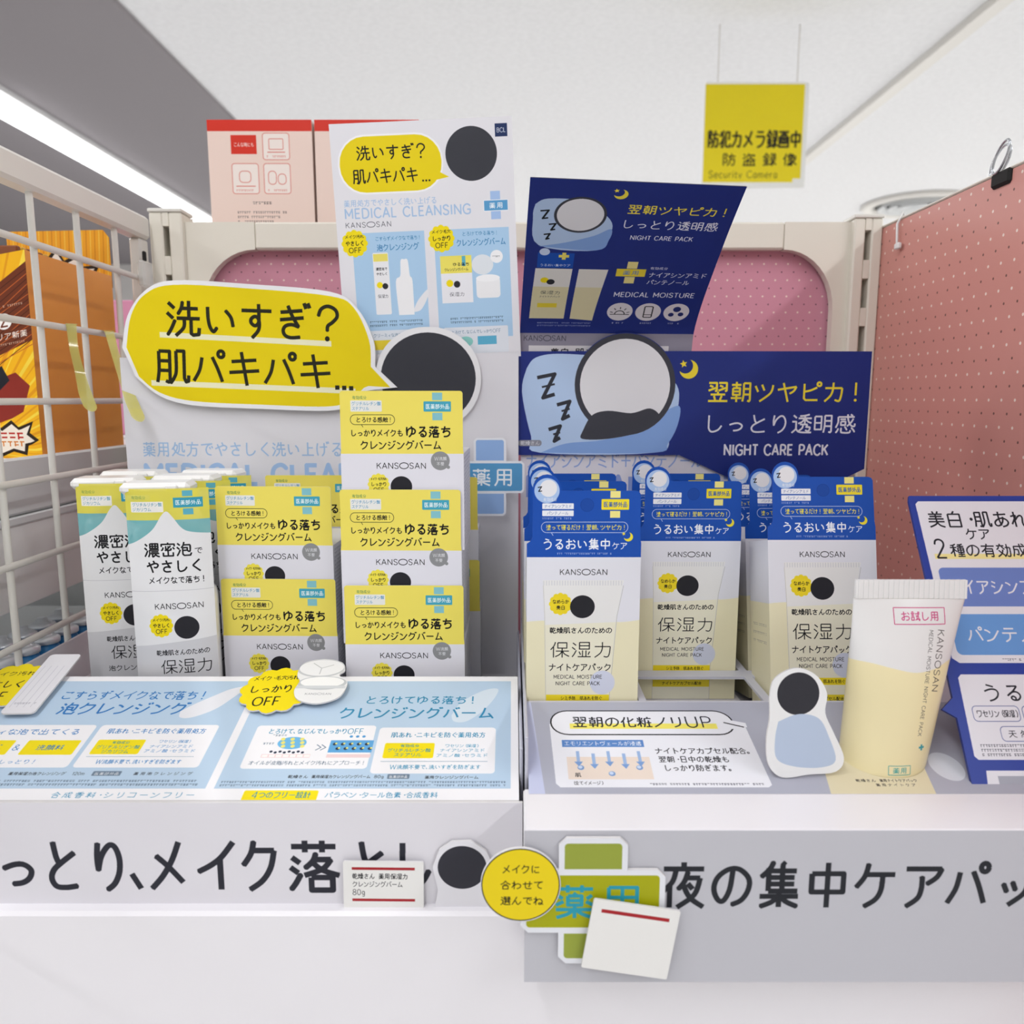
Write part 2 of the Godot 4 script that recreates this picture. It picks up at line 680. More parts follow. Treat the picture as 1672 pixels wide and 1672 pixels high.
# ---------------------------------------------------------------- the shelf bay
func slotted_post(called: String, parent: Node3D, x0: float, x1: float, y0: float, y1: float, f: float, base: Vector3, phase: float) -> void:
	var o := Mb.new()
	var mid := (x0 + x1) / 2
	var w := 0.0032
	bx_to(o, M.cream_paint, x0, mid - w, y0, y1, f, f + 0.03, base, 0.0015)
	bx_to(o, M.cream_paint, mid + w, x1, y0, y1, f, f + 0.03, base, 0.0015)
	var y := y1
	var k := 0
	while y > y0 + 0.05:
		var bar := 0.019 if k > 0 else phase
		bx_to(o, M.cream_paint, mid - w, mid + w, y - bar, y, f + 0.0006, f + 0.03, base, 0.0004)
		y -= bar + 0.03
		k += 1
	bx_to(o, M.cream_paint, mid - w, mid + w, y0, y + 0.03, f + 0.0006, f + 0.03, base, 0.0004)
	bx_to(o, M.cream_paint, x0, x1, y0, y1, f + 0.0302, f + 0.032, base)
	bx_to(o, M.white_paint, x0 - 0.001, x1 + 0.001, y1, y1 + 0.004, f - 0.001, f + 0.03, base, 0.001)
	part(called, o, parent)


func panel_quad(m: Material, x0: float, x1: float, y0: float, y1: float, f: float, base: Vector3, tile: Vector2) -> Mb:
	var mb := Mb.new()
	var a := P(x0, y1, f) - base
	var b := P(x1, y1, f) - base
	var c := P(x1, y0, f) - base
	var d := P(x0, y0, f) - base
	mb.quad(m, a, b, c, d, Rect2(0, 0, (x1 - x0) / tile.x, (y1 - y0) / tile.y))
	bx_to(mb, M.cream_paint, x0, x1, y0, y1, f + 0.0004, f + 0.002, base)
	return mb


func gondola() -> void:
	var base := P(0, -1.45, 0.7)
	var t := thing("shelf_bay", base, "cream shelf bay with slotted posts and pink perforated back panel", "shelf")
	slotted_post("slotted_post", t, -0.379, -0.345, -1.45, 0.192, 0.838, base, 0.014)
	slotted_post("slotted_post", t, 0.358, 0.3878, -1.45, 0.186, 0.838, base, 0.012)
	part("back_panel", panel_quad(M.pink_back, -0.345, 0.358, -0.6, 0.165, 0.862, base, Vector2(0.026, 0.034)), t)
	part("top_rail", bx(M.cream_paint, -0.272, 0.288, 0.156, 0.184, 0.846, 0.858, base, 0.002), t)
	# corner pieces: the opening under the rail has round corners
	for s in [-1, 1]:
		var inner := -0.272 if s < 0 else 0.288
		var outer := -0.345 if s < 0 else 0.358
		var side := -0.330 if s < 0 else 0.343
		var q := PackedVector2Array([Vector2(inner, -0.184) * 1000, Vector2(outer, -0.184) * 1000, Vector2(outer, 0.3) * 1000, Vector2(side, 0.3) * 1000])
		for i in 11:
			var a := PI / 2 * i / 10
			q.append(Vector2(lerpf(side, inner, 1 - cos(a)), lerpf(-0.156, -0.156 + 0.062, 1 - sin(a))) * 1000)
		var mb := Mb.new()
		mb.card(M.cream_paint, M.cream_paint, q, Vector2(1000, 1000), Vector2.ZERO, 0.011)
		part("corner_piece", mb, t, P(0, 0, 0.852) - base)
	part("top_cap", bx(M.cream_paint, -0.38, 0.386, 0.128, 0.14, 0.87, 1.2, base, 0.001), t)
	part("rear_panel", bx(M.cream_paint, -0.38, 0.386, -1.45, 0.128, 1.19, 1.2, base, 0.001), t)
	part("shelf_board", bx(M.shelf_white, -0.381, 0.382, -0.29, -0.262, 0.418, 0.838, base, 0.001), t)
	part("price_rail", bx(M.tray_white, -0.381, 0.382, -0.40, -0.29, 0.40, 0.418, base, 0.002), t)
	part("lower_shelf", bx(M.shelf_white, -0.381, 0.382, -0.72, -0.69, 0.40, 0.838, base, 0.001), t)
	part("plinth", bx(M.shelf_grey, -0.381, 0.382, -1.45, -1.33, 0.42, 0.838, base, 0.001), t)


func wire_grid() -> void:
	var x := -0.386
	var base := P(x, -1.45, 0.6)
	var t := thing("wire_grid", base, "white wire grid side panel with flat top bar left of the displays", "grid panel")
	part("top_bar", bx(M.white_paint, x - 0.009, x + 0.009, 0.163, 0.186, 0.22, 0.836, base, 0.003), t)
	part("end_bar", bx(M.white_paint, x - 0.006, x + 0.006, -1.45, 0.163, 0.818, 0.836, base, 0.002), t)
	part("front_bar", bx(M.white_paint, x - 0.006, x + 0.006, -1.45, 0.163, 0.22, 0.238, base, 0.002), t)
	for i in 9:
		var f := 0.778 - 0.0665 * i
		if f < 0.25:
			continue
		var mb := Mb.new()
		mb.tube(M.white_paint, [P(x, 0.165, f) - base, P(x, -0.9, f) - base], 0.0028, 10)
		part("upright_wire", mb, t)
	for i in 17:
		var y := 0.122 - 0.0622 * i
		var mb := Mb.new()
		mb.tube(M.white_paint, [P(x + 0.0048, y, 0.23) - base, P(x + 0.0048, y, 0.826) - base], 0.0028, 10)
		part("cross_wire", mb, t)
	var clip := Mb.new()
	clip.cbox(M.clear_acrylic, P(x + 0.012, 0.125, 0.812) - base, Vector3(0.008, 0.026, 0.02), 0.002)
	clip.cbox(M.black_plastic, P(x + 0.012, 0.143, 0.812) - base, Vector3(0.003, 0.01, 0.005), 0.001)
	part("grid_clip", clip, t)


func side_board() -> void:
	var x := 0.388
	var base := P(x, -1.45, 0.6)
	var t := thing("perforated_side_board", base, "salmon pink perforated side board right of the displays", "side panel")
	var mb := Mb.new()
	var a := P(x, 0.176, 0.872) - base
	var b := P(x, 0.176, 0.30) - base
	var c := P(x, -1.45, 0.30) - base
	var d := P(x, -1.45, 0.872) - base
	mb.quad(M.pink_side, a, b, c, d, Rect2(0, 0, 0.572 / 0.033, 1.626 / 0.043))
	bx_to(mb, M.cream_paint, x + 0.0004, x + 0.003, -1.45, 0.176, 0.30, 0.872, base)
	part("board", mb, t)
	part("edge_strip", bx(M.cream_paint, x - 0.0012, x + 0.0042, 0.1765, 0.1785, 0.30, 0.872, base, 0.0008), t)
	# a nylon tie through two holes near the post
	var tie := thing("cable_tie", P(x, 0.152, 0.80), "pale nylon cable tie looped over the top edge of the pink side board", "cable tie")
	var loop := Mb.new()
	loop.tube(M.plastic_white, [Vector3(-0.003, 0, 0), Vector3(-0.004, 0.02, 0.0), Vector3(0.001, 0.031, 0), Vector3(0.006, 0.02, 0), Vector3(0.005, 0, 0)], 0.0013, 6)
	part("strap", loop, tie)
	var head := Mb.new()
	head.cbox(M.plastic_white, Vector3(-0.004, -0.002, 0.004), Vector3(0.004, 0.006, 0.009), 0.001)
	part("head", head, tie)
	# a wire clip on the top edge
	var clip := thing("wire_clip", P(x, 0.176, 0.640), "dark steel wire clip on the top edge of the pink side board", "clip")
	for k in 2:
		var w := Mb.new()
		var pts := []
		for i in 25:
			var u := TAU * i / 24
			pts.append(Vector3(0.001 + 0.007 * k - 0.004, 0.012 + sin(u) * 0.011, 0.0 + cos(u) * (0.008 + 0.003 * k) - 0.012 * k + sin(u) * 0.006))
		w.tube(M.steel, pts, 0.0011, 6)
		part("wire_handle", w, clip)
	var jaw := Mb.new()
	jaw.cbox(M.black_plastic, Vector3(0.0015, -0.004, 0), Vector3(0.009, 0.012, 0.024), 0.002)
	part("jaw", jaw, clip)


# ---------------------------------------------------------------- the next shelf, seen through the wire grid
func orange_art() -> StandardMaterial3D:
	var s := sheet(110, 185, 4, C("f2b51e"))
	for i in 46:
		var a := -PI * 0.5 + (i - 20) * 0.075
		var w := 0.012 + 0.012 * ((i * 7) % 3)
		var c: Color = C("f7d648") if i % 2 else C("e39a1c")
		s.poly(PackedVector2Array([Vector2(40, 175), Vector2(40, 175) + Vector2.from_angle(a) * 260, Vector2(40, 175) + Vector2.from_angle(a + w) * 260]), c)
	# brown upper corner with streaks
	s.poly(V([110, 10, 110, 78, 60, 92, 0, 112, 0, 70, 110, 10]), C("6d3520"))
	for i in 16:
		s.line(V([110, 16 + i * 4.4, 4 + (i % 5) * 9, 72 + i * 3.1]), 0.7, C("c2622c") if i % 2 else C("4a2418"))
	s.disc(86, 58, 7, C("f4f2ee"))
	s.say("Z", 81.5, 90.5, 58, 9, C("6d3520"), 16)
	s.say("ゼリア新薬", 70, 106, 71, 6, C("f0e6dc"), 10)
	s.fine(72, 104, 45, 2.2, C("d8b8a0"), 4)
	s.fine(72, 104, 78, 2.0, C("d8b8a0"), 9)
	# a plain dark and red patch, and a jagged white flash
	s.poly(V([60, 110, 92, 104, 104, 118, 96, 140, 70, 150, 58, 134]), C("8a2f26"))
	s.poly(V([62, 104, 80, 96, 86, 110, 70, 122]), C("23242c"))
	s.poly(V([58, 156, 68, 150, 74, 154, 84, 146, 90, 153, 104, 150, 100, 160, 108, 168, 98, 172, 96, 182, 84, 178, 72, 184, 66, 176, 54, 174]), C("2b2018"))
	s.poly(V([61, 158, 69, 153, 75, 157, 84, 150, 90, 156, 101, 153, 97, 161, 104, 168, 95, 170, 94, 178, 84, 175, 73, 180, 68, 173, 58, 172]), C("f2e8da"))
	s.fine(66, 98, 162, 8, C("b5281e"), 3)
	s.fine(68, 96, 170, 6, C("d0741e"), 8)
	return printed("orange_print", s, 0.4)


func neighbour() -> void:
	var x := -0.425
	var base := P(-0.62, -1.45, 0.65)
	var t := thing("next_shelf", base, "pale grey shelf with deep price rails seen through the wire grid", "shelf")
	part("shelf_board", bx(M.shelf_white, -0.9, x, -0.068, -0.0545, 0.45, 1.05, base, 0.001), t)
	part("price_rail", bx(M.shelf_grey, x, x + 0.006, -0.098, -0.05, 0.30, 1.05, base, 0.002), t)
	part("front_panel", bx(M.shelf_white, x, x + 0.004, -0.178, -0.099, 0.30, 1.05, base, 0.001), t)
	part("panel_lip", bx(M.shelf_grey, x, x + 0.008, -0.106, -0.099, 0.30, 1.05, base, 0.001), t)
	part("lower_board", bx(M.shelf_grey, -0.9, x + 0.005, -0.30, -0.288, 0.30, 1.05, base, 0.001), t)
	part("back_panel", bx(M.shelf_grey, -0.91, -0.9, -1.45, 0.14, 0.30, 1.05, base, 0.001), t)
	part("base_panel", bx(M.shelf_grey, -0.9, x, -1.45, -0.30, 0.31, 1.04, base, 0.001), t)
	# the orange counter carton
	var b := P(-0.487, -0.0545, 0.783)
	var o := thing("counter_carton", b, "orange counter carton with yellow ray print behind the wire grid", "carton")
	var body := Mb.new()
	var x0 := -0.055
	var x1 := 0.055
	var z0 := -0.075
	var z1 := 0.075
	var h := 0.185
	body.quad(orange_art(), Vector3(x0, h - 0.02, z1), Vector3(x1, h, z1), Vector3(x1, 0, z1), Vector3(x0, 0, z1))
	body.quad(M.orange_card, Vector3(x1, h, z1), Vector3(x1, h, z0), Vector3(x1, 0, z0), Vector3(x1, 0, z1))
	body.quad(M.orange_card, Vector3(x0, h, z0), Vector3(x0, h - 0.02, z1), Vector3(x0, 0, z1), Vector3(x0, 0, z0))
	body.quad(M.orange_card, Vector3(x1, h, z0), Vector3(x0, h, z0), Vector3(x0, 0, z0), Vector3(x1, 0, z0))
	body.quad(M.brown_card, Vector3(x0, 0.001, z0), Vector3(x1, 0.001, z0), Vector3(x1, 0.001, z1), Vector3(x0, 0.001, z1))
	part("body", body, o)
	var flap := Mb.new()
	var fs := sheet(110, 60, 4, C("eda42a"))
	for i in 26:
		fs.line(V([i * 4.6, 60, i * 4.6 + 3, 0]), 0.8, C("f5cd55") if i % 2 else C("c97a1e"))
	fs.poly(V([20, 46, 28, 26, 38, 34, 52, 18, 60, 32, 76, 24, 80, 38, 98, 36, 88, 54, 24, 58]), C("2b2018"))
	fs.poly(V([24, 47, 30, 31, 39, 38, 52, 23, 60, 36, 74, 29, 78, 41, 92, 40, 85, 52, 27, 56]), C("f0e8dc"))
	fs.fine(30, 84, 46, 7, C("3a2a1c"), 5)
	flap.card(printed("flap_print", fs), M.brown_card, V([0, 60, 0, 2, 104, 0, 110, 8, 110, 60]), Vector2(110, 60), Vector2(55, 60), 0.001)
	part("header_flap", flap, o, Vector3(0, h - 0.012, z0 - 0.001))
	for i in 6:
		var sb := Mb.new()
		sb.cbox(M.gold_foil if i % 2 else M.brown_card, Vector3(0, 0.095, 0), Vector3(0.09, 0.19, 0.006), 0.001)
		var so := part("sachet", sb, null, b + Vector3(-0.004, 0.001, 0.06 - i * 0.0085))
		tag(so, "thin %s sachet number %s from the front inside the orange carton" % ["gold" if i % 2 else "brown", ["one", "two", "three", "four", "five", "six"][i]], "sachet", "sachets in the orange carton")
	# little bottles with silver caps on the shelf below
	var bottle := Mb.new()
	bottle.lathe(M.blue_cap, [[0.0125, 0.0], [0.013, 0.002], [0.013, 0.058], [0.0105, 0.066], [0.008, 0.069]], 20)
	var k := 0
	for f in 5:
		for c in 2:
			var at := P(-0.424 - c * 0.029, -0.288, 0.615 + f * 0.030 + c * 0.013)
			var n := thing("little_bottle", at, "", "bottle", "little blue bottles behind the wire grid")
			part("body", bottle, n)
			var cap := Mb.new()
			cap.lathe(M.silver_cap, [[0.009, 0.068], [0.0118, 0.069], [0.0118, 0.073], [0.008, 0.0755], [0.005, 0.0757], [0.0045, 0.079], [0.002, 0.0795]], 20)
			part("cap", cap, n)
			n.set_meta("label", "little blue bottle with silver cap, %s from the front in the %s row" % [["first", "second", "third", "fourth", "fifth"][f], "outer" if c == 0 else "inner"])
			k += 1
	# packs far behind, between the carton and the post
	var far := [[-0.60, 1.2, 0.07, 0.20, "pink_pack", C("d98fae"), "pink pack far behind the orange carton", "pack"], [-0.535, 1.2, 0.05, 0.10, "white_pack", C("d5d2dc"), "low white pack far behind the orange carton", "pack"], [-0.66, 1.25, 0.05, 0.16, "violet_pack", C("8f86ad"), "violet pack far behind the orange carton", "pack"]]
	var fsb := P(-0.62, -1.45, 1.25)
	var ft := thing("far_shelf", fsb, "dark shelf far behind the wire grid", "shelf")
	part("shelf_board", bx(M.shelf_grey, -0.9, -0.40, -0.07, -0.055, 1.1, 1.5, fsb, 0.001), ft)
	part("cabinet", bx(M.shelf_grey, -0.9, -0.40, -1.45, -0.071, 1.12, 1.5, fsb, 0.001), ft)
	for q in far:
		var fm := plain(q[4] + "_card", q[5], 0.5)
		var pm := Mb.new()
		pm.cbox(fm, Vector3(0, q[3] / 2, 0), Vector3(q[2], q[3], 0.04), 0.002)
		var cap := part(q[4], pm, null, P(q[0], -0.055, q[1]))
		tag(cap, q[6], q[7])


# ---------------------------------------------------------------- print for the cleansing display
const INK := Color(0.085, 0.085, 0.10)
const YEL := Color(0.945, 0.855, 0.10)


func octo(s: Sheet, x: float, y: float, r: float, top: String, mid: String, low: String, c := YEL) -> void:
	s.badge(x, y, r, c, 12)
	if top:
		s.say(top, x - r * 0.72, x + r * 0.72, y - r * 0.5, r * 0.26, INK, 10)
	s.say(mid, x - r * 0.72, x + r * 0.72, y - r * 0.02, r * 0.38, INK, 12)
	s.say(low, x - r * 0.5, x + r * 0.5, y + r * 0.48, r * 0.36, INK, 12)


func left_panel_print() -> StandardMaterial3D:
	var s := sheet(382, 116, 4.4, C("b7cde2"))
	var w := C("eeedf0")
	var blue := C("2f74b8")
	var teal := C("2d83ac")
	s.rect(0, 0, 382, 5.5, w)
	s.rect(0, 107, 382, 9, w)
	s.rect(199.5, 0, 5, 116, w)
	s.rect(377, 0, 5, 116, w)
	# foam half
	s.poly(Sheet.curve(V([158, 38, 164, 31, 174, 22, 184, 14, 194, 12, 188, 24, 180, 36, 168, 44, 160, 44, 158, 38])), C("e3e4ea"))
	s.say("こすらずメイクなで落ち！", 70, 168, 21, 9.5, blue, 9)
	s.say("泡クレンジング", 76, 162, 35, 12.5, blue, 11)
	s.rrect(4, 51.5, 106, 38.5, 2.5, w)
	s.rrect(113, 51.5, 76, 38.5, 2.5, w)
	s.say("クリーミィな泡で出てくる", 22, 102, 58, 5.6, blue, 9)
	s.rrect(14, 66, 52, 13, 1, YEL)
	s.say("クレンジング", 20, 60, 72.5, 5, blue, 9)
	s.say("&", 66.5, 73, 72.5, 5, blue, 9)
	s.rrect(74, 66, 33, 13, 1, YEL)
	s.say("洗顔料", 82, 99, 72.5, 5, blue, 9)
	s.say("で、スッキリ・しっとり！", 36, 88, 85, 3.8, blue, 8)
	s.say("肌あれ・ニキビを防ぐ薬用処方", 119, 182, 57.3, 5, blue, 9)
	s.rrect(117.5, 65.5, 30, 13, 1.2, YEL)
	s.say("有効成分", 127, 138, 68, 2.6, teal, 9)
	s.say("グリチルリチン酸", 119, 146, 72, 3.2, teal, 9)
	s.say("ジカリウム", 124, 141, 76, 3.2, teal, 9)
	s.say("ワセリン（保湿）", 156, 176, 67, 2.8, blue, 8)
	s.say("ナイアシンアミド", 152, 179, 71.5, 2.9, blue, 8)
	s.say("アミノ酸・セラミド", 150, 182, 75.5, 2.9, blue, 8)
	s.rect(117, 80.4, 66, 0.35, C("8fa6b8"))
	s.say("W洗顔不要で、洗いすぎを防ぎます", 125, 177, 85, 3.8, blue, 8)
	s.say("薬用保湿力泡クレンジング", 78, 112, 95, 2.6, INK, 9)
	s.say("120ml", 116, 126, 95, 2.4, INK, 9)
	s.rrect(128, 93, 17, 3.8, 0.5, C("6d7f92"))
	s.say("医薬部外品", 129, 144, 95, 2.3, w, 9)
	s.say("薬用泡クレンジング", 152, 188, 95, 2.5, INK, 9)
	for i in 2:
		s.fine(2, 194, 101 + i * 3, 1.9, C("4d5f76"), 3 + i)
	s.say("合成香料・シリコーンフリー", 112, 196, 112, 4.6, teal, 8)
	# balm half
	s.poly(Sheet.curve(V([338, 42, 344, 28, 358, 16, 368, 14, 366, 24, 358, 38, 348, 48, 340, 48, 338, 42])), C("d3dfea"))
	s.say("とろけてゆる落ち！", 278, 352, 26, 8.5, teal, 10)
	s.say("クレンジングバーム", 263, 366, 39.5, 11.5, teal, 11)
	s.rrect(214, 52, 76.5, 39, 2.5, w)
	s.rrect(293, 54, 74.5, 41, 2.5, w)
	s.say("とろけて、なじんでしっかりOFF", 222, 283, 57.5, 5, teal, 9)
	s.disc(240, 68.5, 9, C("6fb4e0"), 0.62)
	for i in 9:
		s.disc(233.5 + (i % 3) * 6 + (i / 3) * 0.8, 65 + (i / 3) * 3.2, 1.4, C("e9e07a"))
	for i in 8:
		s.disc(229 + i * 2.8, 76.2 + (i % 2) * 0.8, 1.0, C("2a3348"))
	s.rect(224, 78.5, 30, 3, C("e9cfd0"))
	for i in 7:
		s.rect(224.4 + i * 4.3, 79, 3.6, 2, C("f6efee"))
	s.line(V([256, 70, 259, 72.5, 256, 75]), 0.6, C("6d7f92"))
	s.line(V([259, 70, 262, 72.5, 259, 75]), 0.6, C("6d7f92"))
	s.rect(264, 66, 27, 11, C("5fa3d6"))
	for i in 10:
		s.disc(267 + i * 2.5, 69.5 + (i % 2) * 4, 1.25, C("2a3348"))
		s.disc(267.8 + i * 2.5, 69 + (i % 2) * 4, 0.8, C("e9e07a"))
	for i in 3:
		s.disc(276 + i * 4, 62.5, 1.1, C("4d93c9"))
	s.rect(264, 78.5, 27, 3, C("e9cfd0"))
	s.fine(226, 236, 61.5, 2, C("6d7f92"), 5)
	s.fine(222, 230, 69, 2, C("6d7f92"), 6)
	s.say("オイルが皮脂汚れとメイク汚れにアプローチ！", 218, 288, 86, 3.6, C("54687c"), 8)
	s.say("肌あれ・ニキビを防ぐ薬用処方", 301, 361, 61, 5, teal, 9)
	s.rrect(298.5, 68.5, 31, 13.5, 1.2, YEL)
	s.say("有効成分", 308, 320, 71, 2.6, teal, 9)
	s.say("グリチルレチン酸", 300.5, 327.5, 75, 3.2, teal, 9)
	s.say("ステアリル", 305, 322, 79, 3.2, teal, 9)
	s.say("ワセリン（保湿）", 336, 357, 71, 2.9, teal, 8)
	s.say("ナイアシンアミド", 333, 361, 75, 3, teal, 8)
	s.say("アミノ酸・セラミド", 331, 363, 79.5, 3, teal, 8)
	s.rect(298, 84.6, 65, 0.35, C("8fa6b8"))
	s.say("W洗顔不要で、洗いすぎを防ぎます", 304, 359, 89.5, 3.8, teal, 8)
	s.say("乾燥さん", 245, 257, 97.5, 2.6, INK, 9)
	s.say("薬用保湿力クレンジングバーム", 259, 294, 97.5, 2.6, INK, 9)
	s.say("80g", 296, 302, 97.5, 2.4, INK, 9)
	s.rrect(304, 95.5, 13, 3.8, 0.5, C("6d7f92"))
	s.say("医薬部外品", 305, 316, 97.5, 2.3, w, 9)
	s.say("薬用クレンジングバーム", 326, 358, 98, 2.5, INK, 9)
	for i in 2:
		s.fine(207, 375, 102 + i * 2.6, 1.7, C("4d5f76"), 13 + i)
	s.rrect(223, 108.5, 43, 8, 1.2, YEL)
	s.say("4つのフリー設計", 228, 262, 112, 5, teal, 9)
	s.say("パラベン・タール色素・合成香料", 270, 335, 112, 4.6, teal, 8)
	return printed("cleansing_panel_print", s, 0.32)


func bubble_outline(grow := 0.0) -> PackedVector2Array:
	# print is 235 x 114; a long rounded balloon with a tail at the right
	var q := PackedVector2Array()
	var g := grow
	q.append_array(Sheet.curve(V([1.5 - g, 56, 8 - g * 0.8, 30, 24, 10 - g * 0.8, 48, 2 - g, 110, 5 - g, 176, 11 - g, 198 + g * 0.7, 24, 211 + g, 50, 212 + g, 72])))
	q.append_array(V([230 + g * 1.6, 89, 206, 91.5 + g, 202, 93 + g]))
	q.append_array(Sheet.curve(V([200, 95 + g, 192, 103 + g, 172, 108.5 + g, 116, 107 + g, 58, 104 + g, 30, 96 + g * 0.8, 11 - g * 0.8, 80])))
	return q


func bubble_print() -> StandardMaterial3D:
	var s := sheet(235, 114, 5, C("ececee"))
	s.poly(bubble_outline(-3.6), C("e6cf12"))
	var pale := C("ece9c6")
	s.poly(V([33.5, 43.5, 176, 51, 176, 55.5, 33.5, 48]), pale)
	s.poly(V([24, 83, 195, 90, 195, 94.5, 24, 87.5]), pale)
	var ink2 := C("26261a")
	var dir := Vector2(1, 0.033).normalized()
	s.say("洗いすぎ？", 38, 181, 32, 31, ink2, 9.5, dir)
	s.say("肌パキパキ", 27, 176, 71, 30, ink2, 9.5, dir)
	for i in 3:
		s.rect(178 + i * 5.8, 87.4 + i * 0.3, 3.6, 3.6, ink2)
	return printed("bubble_print", s, 0.35)


func back_left_print() -> StandardMaterial3D:
	var s := sheet(336, 290, 4, C("dddce1"))
	var b := C("9dbbdd")
	s.say("薬用処方でやさしく洗い上げる", 13, 186, 81, 13, b, 9)
	s.say("MEDICAL CLEANSING", 13, 252, 103, 17, C("a3c1e6"), 22)
	s.rrect(310, 104, 24, 5.5, 2.4, C("7b7c82"))
	s.say("乾燥さん", 312, 332, 106.7, 3.8, C("dcdce0"), 10)
	return printed("cleansing_back_print", s, 0.45)


func cross_outline(w: float, h: float, a: float, b: float, r: float) -> PackedVector2Array:
	# an upright cross: total w x h, upright a wide, bar b high, lying in a w x h print
	var x0 := (w - a) / 2
	var y0 := (h - b) / 2
	return V([x0 + r, 0, x0 + a - r, 0, x0 + a, r, x0 + a, y0, w - r, y0, w, y0 + r, w, y0 + b - r, w - r, y0 + b, x0 + a, y0 + b, x0 + a, h - r, x0 + a - r, h, x0 + r, h, x0, h - r, x0, y0 + b, r, y0 + b, 0, y0 + b - r, 0, y0 + r, r, y0, x0, y0, x0, r])


func medical_cross(called: String, w: float, h: float, a: float, b: float, edge: float, upright: Color, bar: Color, text: Color) -> StandardMaterial3D:
	var s := sheet(w, h, 6, C("e6e8ee"))
	var x0 := (w - a) / 2
	var y0 := (h - b) / 2
	s.rrect(x0 + edge, edge, a - edge * 2, h - edge * 2, 2, upright)
	s.rect(0, y0 - 0.5, w, b + 1, C("e6e8ee"))
	s.rrect(edge, y0 + edge, w - edge * 2, b - edge * 2, 2, bar)
	s.say("薬用", w * 0.2, w * 0.86, h / 2, b * 0.56, text, 10)
	return printed(called, s, 0.35)


func lettering_left() -> StandardMaterial3D:
	var s := sheet(387, 84, 4, C("e2e0e6"))
	var k := C("2c2d36")
	var row := [["し", 62, 20], ["っ", 83, 26], ["と", 111, 22], ["り", 138, 22], ["、", 160, 22], ["メ", 171, 24], ["イ", 199, 25], ["ク", 225, 23], ["落", 252, 30], ["と", 288, 22], ["し", 312, 24]]
	for r in row:
		s.glyph(PEN[r[0]], r[1], 22, r[2], 33, 3.4, k)
	return printed("fascia_print", s, 0.4)


